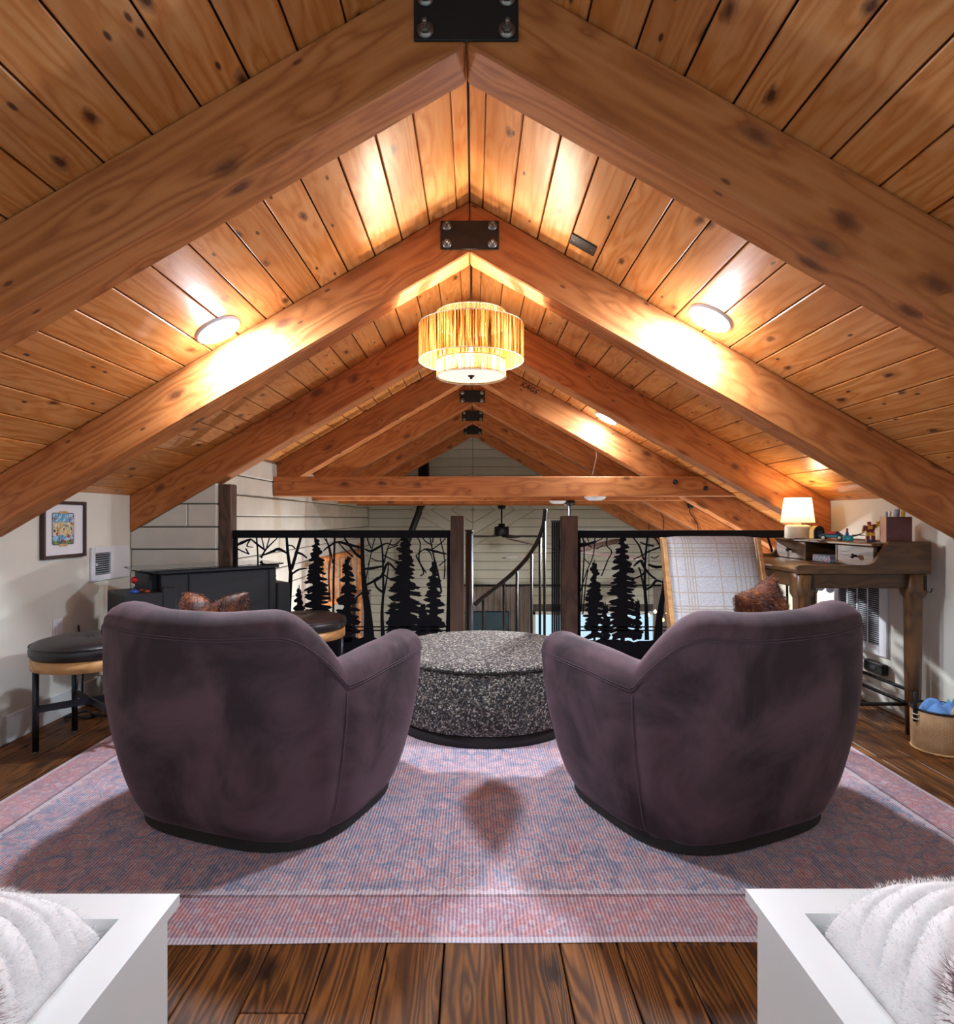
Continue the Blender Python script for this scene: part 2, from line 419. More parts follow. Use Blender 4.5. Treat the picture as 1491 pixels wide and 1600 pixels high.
# ------------------------------------------------------------------ geometry helpers
class MB:
    def __init__(s): s.v = []; s.f = []; s.sm = []
    def add(s, vs, fs, smooth=False):
        o = len(s.v); s.v += [tuple(v) for v in vs]
        s.f += [tuple(i + o for i in f) for f in fs]; s.sm += [smooth] * len(fs)
        return s
    def box(s, c, d, rot=None):
        hx, hy, hz = d[0] / 2, d[1] / 2, d[2] / 2
        vs = [Vector((x * hx, y * hy, z * hz)) for x in (-1, 1) for y in (-1, 1) for z in (-1, 1)]
        if rot is not None: vs = [rot @ v for v in vs]
        vs = [v + Vector(c) for v in vs]
        return s.add(vs, [(0, 1, 3, 2), (4, 6, 7, 5), (0, 4, 5, 1), (2, 3, 7, 6), (0, 2, 6, 4), (1, 5, 7, 3)])
    def bx(s, x0, x1, y0, y1, z0, z1):
        return s.box(((x0 + x1) / 2, (y0 + y1) / 2, (z0 + z1) / 2), (x1 - x0, y1 - y0, z1 - z0))
    def prism(s, poly, fn, smooth=False):
        """poly of 2-D points; fn(p, k) -> 3-D point for k = 0, 1"""
        n = len(poly)
        vs = [fn(p, 0) for p in poly] + [fn(p, 1) for p in poly]
        fs = [tuple(range(n))[::-1], tuple(range(n, 2 * n))] + [(i, (i + 1) % n, (i + 1) % n + n, i + n) for i in range(n)]
        return s.add(vs, fs, smooth)
    def tube(s, pts, r, seg=8, cap=True, smooth=True, closed=False):
        pts = [Vector(p) for p in pts]; n = len(pts)
        rs = r if isinstance(r, (list, tuple)) else [r] * n
        vs = []; up = Vector((0, 0, 1)); prev = None
        for i, p in enumerate(pts):
            if closed: d = pts[(i + 1) % n] - pts[i - 1]
            else: d = pts[min(i + 1, n - 1)] - pts[max(i - 1, 0)]
            d.normalize()
            if prev is None:
                a = d.cross(up) if abs(d.dot(up)) < 0.95 else d.cross(Vector((1, 0, 0)))
            else: a = prev - d * prev.dot(d)
            a.normalize(); b = d.cross(a); prev = a
            for k in range(seg):
                t = 2 * PI * k / seg
                vs.append(p + a * (rs[i] * math.cos(t)) + b * (rs[i] * math.sin(t)))
        fs = []
        m = n if closed else n - 1
        for i in range(m):
            for k in range(seg):
                j = (i + 1) % n
                fs.append((i * seg + k, i * seg + (k + 1) % seg, j * seg + (k + 1) % seg, j * seg + k))
        if cap and not closed:
            fs.append(tuple(range(seg))[::-1]); fs.append(tuple(range((n - 1) * seg, n * seg)))
        return s.add(vs, fs, smooth)
    def lathe(s, prof, seg=32, c=(0, 0, 0), smooth=True, sx=1.0, sy=1.0, M3=None):
        """prof: (r, z) from bottom to top; poles where r = 0 are fans"""
        vs = []; rings = []
        for r, z in prof:
            if r < 1e-6:
                rings.append([len(vs)]); vs.append(Vector((0, 0, z)))
            else:
                rings.append(list(range(len(vs), len(vs) + seg)))
                for k in range(seg):
                    t = 2 * PI * k / seg
                    vs.append(Vector((r * sx * math.cos(t), r * sy * math.sin(t), z)))
        fs = []
        for a, b in zip(rings, rings[1:]):
            for k in range(seg):
                k2 = (k + 1) % seg
                if len(a) == 1 and len(b) == 1: continue
                if len(a) == 1: fs.append((a[0], b[k2], b[k]))
                elif len(b) == 1: fs.append((a[k], a[k2], b[0]))
                else: fs.append((a[k], a[k2], b[k2], b[k]))
        if M3 is not None: vs = [M3 @ v for v in vs]
        vs = [v + Vector(c) for v in vs]
        return s.add(vs, fs, smooth)
    def grid(s, rows, smooth=True, closeu=False):
        nu = len(rows[0]); vs = [p for r in rows for p in r]; fs = []
        for i in range(len(rows) - 1):
            for j in range(nu if closeu else nu - 1):
                k = (j + 1) % nu
                fs.append((i * nu + j, i * nu + k, (i + 1) * nu + k, (i + 1) * nu + j))
        return s.add(vs, fs, smooth)
    def mesh(s, name, bevel=0.0, bseg=1, autosmooth=False):
        me = bpy.data.meshes.new(name)
        me.from_pydata([tuple(v) for v in s.v], [], s.f)
        me.polygons.foreach_set('use_smooth', s.sm)
        if bevel > 0 or True:
            bm = bmesh.new(); bm.from_mesh(me)
            bmesh.ops.recalc_face_normals(bm, faces=bm.faces)
            if bevel > 0:
                ed = [e for e in bm.edges if len(e.link_faces) == 2 and e.calc_face_angle(0) > 0.5]
                bmesh.ops.bevel(bm, geom=ed, offset=bevel, segments=bseg, profile=0.5, affect='EDGES', clamp_overlap=True)
            bm.to_mesh(me); bm.free()
        return me

def link(name, me, mat, parent=None, loc=(0, 0, 0), rot=(0, 0, 0)):
    o = bpy.data.objects.new(name, me); C.objects.link(o)
    if mat is not None and me is not None and not me.materials: me.materials.append(mat)
    o.location = loc; o.rotation_euler = rot
    if parent is not None: o.parent = parent
    return o

def obj(name, mb, mat, parent=None, bevel=0.0, bseg=1, loc=(0, 0, 0), rot=(0, 0, 0), kind=None):
    o = link(name, mb.mesh(name, bevel, bseg), mat, parent, loc, rot)
    if kind: o['kind'] = kind
    return o

def thing(name, label, cat, loc=(0, 0, 0), rotz=0.0, group=None):
    o = bpy.data.objects.new(name, None); C.objects.link(o)
    o.empty_display_size = 0.1
    o.location = loc; o.rotation_euler = (0, 0, rotz)
    o['label'] = label; o['category'] = cat
    if group: o['group'] = group
    return o

def tag(o, label, cat, group=None):
    o['label'] = label; o['category'] = cat
    if group: o['group'] = group
    return o

def struct(name, mb, mat, parent=None, bevel=0.0):
    o = obj(name, mb, mat, parent, bevel); o['kind'] = 'structure'; return o

def grainbox(name, dims, mat, parent, loc, rot=(0, 0, 0), bevel=0.003, cache={}):
    """a board whose length lies along its local X; alike boards share a mesh"""
    key = (name, tuple(round(d, 3) for d in dims), mat.name, bevel)
    if key not in cache:
        cache[key] = MB().box((0, 0, 0), dims).mesh(name, bevel)
    return link(name, cache[key], mat, parent, loc, rot)

def copy_tree(o, parent=None):
    c = o.copy(); C.objects.link(c)
    if parent is not None: c.parent = parent
    for ch in list(o.children): copy_tree(ch, c)
    return c

def at(px, py, Y):
    F = FPX / Y
    return Vector(((px - CX) / F, Y, CAMZ - (py - CY) / F))

def smooth(t): t = max(0.0, min(1.0, t)); return t * t * (3 - 2 * t)

# ------------------------------------------------------------------ room dimensions (metres)
RX, RZ = -0.02, 2.50             # ridge line under the boards
ML, MR = 0.58, 0.565             # roof pitch on the two sides
XL, XR = -2.23, 2.31             # knee walls of the loft
XLF, XRF = -1.67, 3.15           # walls of the tall room beyond
YB, YG = -1.3, 9.70              # open end behind the camera, far gable
YLOFT = 4.12                     # edge of the loft floor
YS = 3.97                        # where the knee walls stop
D0, SP = 1.547, 1.214             # first rafter pair and spacing
BV, BT = 0.238, 0.14             # rafter depth (vertical) and thickness
def DK(k): return D0 + SP * k
def roof(x): return RZ - ML * (RX - x) if x < RX else RZ - MR * (x - RX)
# ------------------------------------------------------------------ setting: floor
random.seed(4)
fl = struct('floor', MB().bx(XL - 0.05, XR + 0.05, YB, YLOFT, -0.20, -0.022), M['gap'])
pw = 0.145
x = XL - 0.02; i = 0
while x < XR + 0.02:
    w = min(pw, XR + 0.04 - x)
    cuts = [YB] + sorted(random.uniform(YB + 0.8, YLOFT - 0.5) for _ in range(2)) + [YLOFT]
    cuts = [c for j, c in enumerate(cuts) if j == 0 or c - cuts[j - 1] > 0.45]
    if cuts[-1] != YLOFT: cuts[-1] = YLOFT
    for a, b in zip(cuts, cuts[1:]):
        a2, b2 = round(a + 0.001, 2), round(b - 0.001, 2)
        grainbox('floor_plank', (b2 - a2 - 0.002, w - 0.004, 0.022), M['floor'], fl, (x + w / 2, (a2 + b2) / 2, -0.011 + random.uniform(-0.0008, 0.0)), (0, 0, PI / 2 if random.random() < 0.5 else -PI / 2), 0.002)
    x += pw
struct('trim_1', MB().bx(XLF, XRF, YLOFT + 0.001, YLOFT + 0.03, -0.26, 0.0), M['post'])

# ------------------------------------------------------------------ setting: ceiling
slab = MB()
for sgn, xe, m in ((-1, XL - 0.08, ML), (1, XRF + 0.1, MR)):
    z_r, z_e = RZ, roof(xe)
    slab.prism([(RX, z_r + 0.021), (xe, z_e + 0.021), (xe, z_e + 0.12), (RX, z_r + 0.12)], lambda p, k: (p[0], YB if k == 0 else YG, p[1]))
ce = struct('ceiling', slab, M['gap'])
cw = 0.142
joints = [DK(k) + BT / 2 for k in range(7)]
for sgn, m in ((-1, ML), (1, MR)):
    ang = math.atan(m); i = 0
    s = 0.0
    while True:
        cwi = 0.066 if i == 0 else cw
        s_mid = s + cwi / 2
        xm = RX + sgn * s_mid * math.cos(ang)
        lim_near = XL if sgn < 0 else XR
        lim_far = XLF if sgn < 0 else XRF
        xin = RX + sgn * s * math.cos(ang)
        if abs(xin) > abs(lim_far if sgn > 0 else lim_near): break
        y1 = YG
        if sgn < 0 and xin < XLF - 0.02: y1 = YS + 0.14
        pool = [j for j in joints if j < y1 - 0.6]
        cuts = [YB] + sorted(random.sample(pool, min(len(pool), random.choice((1, 1, 2))))) + [y1]
        for a, b in zip(cuts, cuts[1:]):
            o = grainbox('ceiling_plank', (round(b - a - 0.003, 3), cwi - 0.0055, 0.02), M['ceil'], ce,
                         (xm + sgn * math.sin(ang) * 0.010, (a + b) / 2, RZ - m * abs(xm - RX) + 0.010 * math.cos(ang)), bevel=0.003)
            # local X along world Y, local Y along the slope
            rx = Matrix(((0, sgn * math.cos(ang), 0), (1, 0, 0), (0, 0, 0))).to_3x3()
            ex = Vector((0, 1 if i % 2 else -1, 0)); ey = Vector((math.cos(ang) * sgn, 0, -math.sin(ang))); ez = ex.cross(ey)
            mat = Matrix((ex, ey, ez)).transposed()
            o.rotation_euler = mat.to_euler()
        s += cwi; i += 1

# ------------------------------------------------------------------ setting: walls
wl = struct('wall_left', MB().bx(XL - 0.06, XL, YB, YS + 0.13, -0.2, roof(XL) + 0.02), M['drywall'])
wr = struct('wall_right', MB().bx(XR, XR + 0.06, YB, YS + 0.14, -0.2, roof(XR) + 0.02), M['drywall'])
struct('baseboard_left', MB().bx(XL, XL + 0.016, YB, YS, 0.0, 0.135), M['whitetrim'], bevel=0.004)
struct('baseboard_right', MB().bx(XR - 0.016, XR, YB, YS, 0.0, 0.115), M['whitetrim'], bevel=0.004)

# painted timbers: the short return wall facing the loft and the long side wall beyond it
ws = struct('wall_return', MB().prism([(XL, -0.2), (XLF - 0.004, -0.2), (XLF - 0.004, roof(XLF) - BV - 0.006), (XL, roof(XL) - BV - 0.006)], lambda q, k: (q[0], YS + 0.05 + 0.05 * k, q[1])), M['caulk'])
def clip(poly, a, b, c):
    """keep a*x + b*z <= c"""
    out = []
    for i, p in enumerate(poly):
        q = poly[(i + 1) % len(poly)]
        dp, dq = a * p[0] + b * p[1] - c, a * q[0] + b * q[1] - c
        if dp <= 0: out.append(p)
        if dp * dq < 0:
            t = dp / (dp - dq); out.append((p[0] + t * (q[0] - p[0]), p[1] + t * (q[1] - p[1])))
    return out
z = 0.0; ti = 0
random.seed(9)
while z < roof(XLF):
    h = (0.145, 0.15, 0.14)[ti % 3]
    z1 = min(z + h, roof(XLF) - 0.002)
    cut = -1.86 if ti in (7, 4) else None
    xs = [XL + 0.002, XLF] if cut is None else [XL + 0.002, cut, XLF]
    for a, b in zip(xs, xs[1:]):
        p = [(a + 0.002, z + 0.003), (b - 0.002, z + 0.003), (b - 0.002, z1 - 0.004), (a + 0.002, z1 - 0.004)]
        p = clip(p, -ML, 1, RZ - BV - ML * RX - 0.003)
        if len(p) > 2:
            ox = random.uniform(-0.004, 0.004)
            obj('timber', MB().prism(p, lambda q, k: (q[0], YS + 0.012 + ox + 0.045 * k, q[1])), M['log'], ws, 0.005)
    z += h; ti += 1

ws2 = struct('wall_left_far', MB().bx(XLF - 0.16, XLF - 0.02, YS + 0.11, YG + 0.1, -2.6, roof(XLF) + 0.03), M['caulk'])
z = -2.6; ti = 0
while z < roof(XLF):
    h = (0.145, 0.15, 0.14, 0.155)[ti % 4]
    z1 = min(z + h, roof(XLF) - 0.002)
    ys = [YS + 0.15, random.uniform(5.2, 6.6), random.uniform(7.2, 8.8), YG + 0.03]
    if ti % 3 == 0: ys.pop(1)
    for a, b in zip(ys, ys[1:]):
        grainbox('timber', (b - a - 0.004, 0.06, z1 - z - 0.007), M['log'], ws2, (XLF - 0.03 + random.uniform(-0.004, 0.004), (a + b) / 2, (z + z1) / 2), (0, 0, PI / 2), bevel=0.006)
    z += h; ti += 1
struct('wall_right_far', MB().bx(XRF, XRF + 0.1, YS + 0.14, YG + 0.1, -2.6, roof(XRF)), M['ship'])
struct('wall_loft_face', MB().bx(XLF, XRF, YLOFT - 0.02, YLOFT, -2.6, -0.2), M['drywall'])
struct('floor_lower', MB().bx(XLF, XRF, YLOFT - 0.02, YG, -2.7, -2.6), M['duskfloor'])

# far gable: horizontal boards with a chevron in the middle, two window openings
WX0, WX1, WZ0, WZ1 = 0.92, 2.88, -1.75, -0.40
gb = struct('wall_back', MB().bx(XLF - 0.06, WX0, YG + 0.035, YG + 0.1, -2.6, 1.45).bx(WX1, XRF, YG + 0.035, YG + 0.1, -2.6, 0.7)
            .bx(WX0, WX1, YG + 0.035, YG + 0.1, -2.6, WZ0).bx(WX0, WX1, YG + 0.035, YG + 0.1, WZ1, 1.3)
            .prism([(XLF, 1.4), (WX1, 0.8), (RX, RZ)], lambda p, k: (p[0], YG + 0.036 + 0.06 * k, p[1])), M['caulk'])
VZ, VM, BH, ZMID = 0.62, 0.60, 0.136, -2.6 + 28 * 0.136     # lowest point of the chevron, its slope, board height
def gboard(poly):
    poly = [p for i, p in enumerate(poly) if (Vector(p) - Vector(poly[i - 1])).length > 1e-4]
    if len(poly) < 3: return
    cx = sum(p[0] for p in poly) / len(poly); cz = sum(p[1] for p in poly) / len(poly)
    mb = MB().prism([(p[0] - cx, p[1] - cz) for p in poly], lambda p, k: (p[0], 0.016 if k else -0.016, p[1]))
    obj('board', mb, M['ship'], gb, 0.003, loc=(cx, YG + 0.018, cz))
def roofclip(poly):
    if poly: poly = clip(poly, -ML, 1, RZ - ML * RX - 0.004)
    if poly: poly = clip(poly, MR, 1, RZ + MR * RX - 0.004)
    return poly
g = 0.003
z = -2.6
while z < 2.4:
    z1 = z + BH
    spans = [(XLF, RX), (RX, XRF)] if z1 > VZ else [(XLF, XRF)]
    for a, b in spans:
        segs = [(a, b)]
        if z1 > WZ0 and z < WZ1 and b > WX0:
            segs = [(a, WX0), (WX1, b)]
        for s0, s1 in segs:
            p = [(s0 + g, z + g), (s1 - g, z + g), (s1 - g, z1 - g), (s0 + g, z1 - g)]
            if z1 > VZ:      # stay outside the chevron
                sg_ = 1 if s1 <= RX + 0.01 else -1
                if (z + z1) / 2 < ZMID: p = clip(p, sg_ * VM, 1, VZ + sg_ * VM * RX - g)
                else: p = clip(p, sg_ * VM, -1, -(2 * ZMID - VZ) + sg_ * VM * RX - g)
            p = roofclip(p) if p else p
            if p and len(p) > 2: gboard(p)
    z = z1
for sgn in (-1, 1):
    z = VZ; ch = 0.19
    while z < ZMID:
        xe = RX + sgn * 1.75
        p = [(RX + sgn * g, z + g), (xe, z + VM * 1.75 + g), (xe, z + VM * 1.75 + ch - g), (RX + sgn * g, z + ch - g)]
        p = clip(p, 0, 1, ZMID - g / 2)
        q = [(a_, 2 * ZMID - b_) for a_, b_ in p][::-1]
        for p in (p, roofclip(q)):
            if p and len(p) > 2: gboard(p)
        z += ch
# window frame, mullions and panes
w1 = struct('window_1', MB().bx(WX0, WX0 + 0.05, YG - 0.01, YG + 0.08, WZ0, WZ1).bx(WX1 - 0.05, WX1, YG - 0.01, YG + 0.08, WZ0, WZ1)
            .bx(WX0, WX1, YG - 0.01, YG + 0.08, WZ1 - 0.05, WZ1).bx(WX0, WX1, YG - 0.01, YG + 0.08, WZ0, WZ0 + 0.05), M['white'], bevel=0.004)
n = 3; pwid = (WX1 - WX0 - 0.1) / n
for k in range(n):
    a = WX0 + 0.05 + k * pwid
    obj('pane', MB().bx(a + 0.02, a + pwid - 0.02, YG + 0.03, YG + 0.036, WZ0 + 0.05, WZ1 - 0.05), M['pane'], w1)
    if k: obj('mullion', MB().bx(a - 0.02, a + 0.02, YG, YG + 0.07, WZ0 + 0.05, WZ1 - 0.05), M['white'], w1, 0.003)

# ------------------------------------------------------------------ rafter pairs
def slanted(name, pts, y0, y1, mat, root, ang, bevel=0.006, wob=0.0, seed=0):
    """a beam given by its outline in the XZ plane; local X runs along the grain"""
    org = Vector((sum(p[0] for p in pts) / len(pts), (y0 + y1) / 2, sum(p[1] for p in pts) / len(pts)))
    ca, sa = math.cos(ang), math.sin(ang)
    loc = [((p[0] - org.x) * ca + (p[1] - org.z) * sa, -(p[0] - org.x) * sa + (p[1] - org.z) * ca) for p in pts]
    mb = MB().prism(loc, lambda p, k: (p[0], (y1 - y0) / 2 * (1 if k else -1), p[1]))
    return obj(name, mb, mat, root, bevel, loc=org - root.location, rot=(0, -ang, 0))

def bolt_mesh():
    return (MB().lathe([(0, 0), (0.021, 0), (0.021, 0.004), (0.0, 0.004)], 20)
            .lathe([(0.0125, 0.004), (0.0125, 0.013), (0.0105, 0.015), (0.0, 0.015)], 6, smooth=False)
            .lathe([(0.0065, 0.015), (0.0065, 0.034), (0.005, 0.036), (0, 0.036)], 12)).mesh('bolt')
BOLT = bolt_mesh(); DBOLT = bolt_mesh()
labels = [
 'nearest rafter pair with the largest black plate, cut by the picture top',
 'second rafter pair, black plate above the pendant, two bright discs against it',
 'third rafter pair, its peak hidden behind the raffia pendant, ends above desk lamp',
 'fourth rafter pair with the front collar beam spanning above the railing',
 'fifth rafter pair, uppermost of the three small plates seen below the pendant',
 'sixth rafter pair, middle one of the three small plates below the pendant',
 'seventh rafter pair, lowest small plate, just before the white gable wall']
for k in range(7):
    y0 = DK(k); y1 = y0 + BT
    root = thing('rafter_pair', labels[k], 'rafter', (RX, y0, RZ), group=None)
    xl = XL if k < 3 else XLF
    xr = XR if k < 3 else XRF
    e = 0.002
    slanted('rafter', [(RX - e, RZ - BV), (RX - e, RZ - e), (xl, roof(xl) - e), (xl, roof(xl) - BV)], y0, y1, M['beam'], root, math.atan(ML))
    slanted('rafter', [(RX + e, RZ - e), (RX + e, RZ - BV), (xr, roof(xr) - BV), (xr, roof(xr) - e)], y0, y1, M['beam'], root, -math.atan(MR))
    # black gusset plate with four bolts
    pz = RZ - BV + (0.070 if k == 0 else 0.079)
    pl = obj('gusset_plate', MB().box((0, 0, 0), (0.262, 0.008, 0.128)), M['plate'], root, 0.002, loc=(0, -0.0045, pz - RZ))
    for sx in (-1, 1):
        for sz in (-1, 1):
            b = link('bolt', BOLT, M['bolt'], pl, (sx * 0.102, -0.004, sz * 0.040), (PI / 2, 0, 0))
    if k >= 3:
        cz0, cz1 = 1.252, 1.418
        xr2 = RX + (RZ - cz1) / MR - 0.01
        xr3 = RX + (RZ - cz0) / MR - 0.01
        cy0, cy1 = y0 - 0.09, y0 - 0.012
        poly = [(XLF + 0.001, cz0), (xr3, cz0), (xr2, cz1), (XLF + 0.001, cz1)]
        cb = slanted('collar_beam', poly, cy0, cy1, M['beam'], root, 0.0)
        for bxp, bzp in ((1055, 753), (1103, 763)):
            F = FPX / cy0
            X = (bxp - CX) / (FPX / (DK(3) - 0.09)); Z = CAMZ - (bzp - CY) / (FPX / (DK(3) - 0.09))
            link('bolt', DBOLT, M['plate'], cb, (X - (root.location.x + cb.location.x), -(cy1 - cy0) / 2, Z - (root.location.z + cb.location.z)), (PI / 2, 0, 0))

# small black vent plate on the ceiling board, handwriting on a rafter
p = at(911, 381, 1.0); 
F = (CY - 381 + MR * (911 - CX)) / (RZ - CAMZ + MR * RX)
pp = Vector(((911 - CX) / F, FPX / F, 0)); pp.z = roof(pp.x)
ang = math.atan(MR)
vp = thing('ceiling_plate', 'small dark metal plate with two screws on a pale ceiling board', 'plate', pp - Vector((0, 0, 0.004)))
vp.rotation_euler = (0, ang, 0)
obj('plate', MB().box((0, 0, 0), (0.118, 0.085, 0.005)), M['plate'], vp, 0.001)
for sx in (-0.042, 0.042):
    obj('screw', MB().lathe([(0, -0.0045), (0.004, -0.0035), (0.004, 0.0)], 10), M['steel'], vp, loc=(sx, 0, 0))

fc = bpy.data.curves.new('handwriting', 'FONT'); fc.body = 'KAGS'; fc.size = 0.062; fc.extrude = 0.0006; fc.shear = 0.3
tmp = bpy.data.objects.new('tmp', fc); C.objects.link(tmp)
bpy.context.view_layer.update()
tm = bpy.data.meshes.new_from_object(tmp.evaluated_get(bpy.context.evaluated_depsgraph_get()))
bpy.data.objects.remove(tmp)
r3 = [o for o in bpy.data.objects if o.name.startswith('rafter_pair') and abs(o.location.y - DK(3)) < 1e-3][0]
q = at(812, 602, DK(3)) - r3.location
link('handwriting', tm, M['black'], r3, (q.x, -0.0008, q.z), (PI / 2, math.atan(MR), 0))

# ------------------------------------------------------------------ ceiling discs (lamps)
def area(name, parent, loc, rot, size, watts, col):
    l = bpy.data.lights.new(name, 'AREA'); l.shape = 'DISK'; l.size = size; l.energy = watts; l.color = col
    o = bpy.data.objects.new(name, l); C.objects.link(o); o.parent = parent; o.location = loc; o.rotation_euler = rot
    return o
def recessed(X, Y, label, watts=P_RECESS):
    m = ML if X < RX else -MR
    a = -math.atan(m)
    t = thing('recessed_light', label, 'ceiling light', (X, Y, roof(X) - 0.001))
    t.rotation_euler = (0, a, 0)
    obj('trim_ring', MB().lathe([(0.074, -0.004), (0.076, -0.009), (0.090, -0.011), (0.097, -0.006), (0.099, 0.0)], 40), M['grille'], t)
    obj('led_face', MB().lathe([(0, -0.0085), (0.05, -0.008), (0.0745, -0.006), (0.0745, -0.002)], 40), M['ledface'], t)
    area('led', t, (0, 0, -0.014), (0, 0, 0), 0.14, watts * 0.82, (0.76, 0.88, 1.0))
    l = bpy.data.lights.new('led_dome', 'POINT'); l.energy = watts * 0.18; l.color = (0.76, 0.88, 1.0); l.shadow_soft_size = 0.04
    o = bpy.data.objects.new('led_dome', l); C.objects.link(o); o.parent = t; o.location = (0, 0, -0.055)
    return t
recessed(-1.095, 2.625, 'glowing white ceiling disc on the slope above the framed picture side')
recessed(1.003, 2.61, 'glowing white ceiling disc on the desk side, beside the second rafter')
recessed(1.072, 4.975, 'small distant glowing ceiling disc between the third and fourth rafters', 24.0)
recessed(-1.05, 0.17, 'ceiling disc above the bed on the picture-wall side, before the first rafter', 8.0)  # out-of-view pair, added to light the beds and near rug
recessed(1.05, 0.17, 'ceiling disc above the bed on the desk side, before the first rafter', 8.0)
# ------------------------------------------------------------------ rug
HX, HY = 1.78, 1.17
rug = MB()
nx, ny = 60, 40
rows = []
random.seed(3)
for j in range(ny + 1):
    row = []
    for i in range(nx + 1):
        u, v = -HX + 2 * HX * i / nx, -HY + 2 * HY * j / ny
        edge = min(HX - abs(u), HY - abs(v))
        wob = 0.004 * noise.noise((u * 2.3, v * 2.3, 0.3))
        du = 0.010 * noise.noise((v * 1.7, 3.1, 0)) if abs(abs(u) - HX) < 1e-6 else 0
        dv = 0.008 * noise.noise((u * 1.9, 7.7, 0)) if abs(abs(v) - HY) < 1e-6 else 0
        row.append((u + du, v + dv, 0.009 if edge > 0.001 else 0.0005))
    rows.append(row)
rug.grid(rows)
rg = obj('rug', rug, rugmat(HX, HY), loc=(-0.01, 1.545 + HY, 0.0005))
rg.rotation_euler = (0, 0, R(0.25))
tag(rg, 'faded pink and blue patterned rug under the armchairs and ottoman', 'rug')

# ------------------------------------------------------------------ swivel armchairs
def superell(phi, n=3.2):
    s, c = math.sin(phi), math.cos(phi)
    return (math.copysign(abs(s) ** (2 / n), s), -math.copysign(abs(c) ** (2 / n), c))
A_, B_ = 0.52, 0.475
PC, PM = R(67), R(138)
def htop(phi):
    a = abs(phi)
    back = 0.770 + 0.014 * smooth(a / R(30)) - 0.006
    if a <= PC:
        t = math.sin(min(1.0, (PC - a) / R(37)) * PI / 2) ** 0.95
        return 0.602 + (back - 0.602) * t
    t = math.sin(min(1.0, (a - PC) / R(34)) * PI / 2)
    return 0.602 + 0.026 * t - 0.10 * smooth((a - R(112)) / R(30))
def outer_scale(z, H):
    pts = [(0.05, 0.80), (0.085, 0.835), (0.16, 0.885), (0.28, 0.94), (0.42, 0.985), (0.54, 1.0), (0.66, 1.0), (0.82, 0.99)]
    for (a, sa), (b, sb) in zip(pts, pts[1:]):
        if z <= b:
            t = (z - a) / (b - a); return sa + (sb - sa) * t
    return pts[-1][1]
TH = 0.145
def chair_section(phi):
    """points of the shell's cross-section at angle phi, from the outer foot over the top to the inner seat line"""
    ex, ey = superell(phi); H = htop(phi)
    crease = 1.0 - 0.018 * math.exp(-((abs(phi) - PC) / R(5)) ** 2)
    pts = [(ex * A_ * 0.5, ey * B_ * 0.5, 0.0365)]
    ztop = H - TH * 0.44
    zs = [0.036, 0.045, 0.06, 0.085, 0.12, 0.17, 0.23, 0.30, 0.37, 0.44, 0.50]
    zs = [z for z in zs if z < ztop - 0.03]
    zs += [ztop - 0.015, ztop]
    for z in zs:
        s = outer_scale(z, H) * crease
        pts.append((ex * A_ * s, ey * B_ * s, z))
    s0 = outer_scale(ztop, H) * crease
    for k in range(1, 10):
        a = PI * k / 10
        inset = TH / 2 * (1 - math.cos(a))
        pts.append((ex * (A_ * s0 - inset), ey * (B_ * s0 - inset), ztop + TH * 0.44 * math.sin(a)))
    zi = ztop
    for z in (ztop, ztop - 0.06, 0.36, 0.34):
        pts.append((ex * (A_ * s0 - TH - 0.005), ey * (B_ * s0 - TH - 0.005), z))
    return pts
def resample(pts, n):
    L = [0.0]
    for p, q in zip(pts, pts[1:]): L.append(L[-1] + (Vector(q) - Vector(p)).length)
    out = []; k = 0
    for i in range(n):
        d = L[-1] * i / (n - 1)
        while k < len(L) - 2 and L[k + 1] < d: k += 1
        t = (d - L[k]) / max(1e-9, L[k + 1] - L[k])
        out.append(Vector(pts[k]).lerp(Vector(pts[k + 1]), t))
    return out
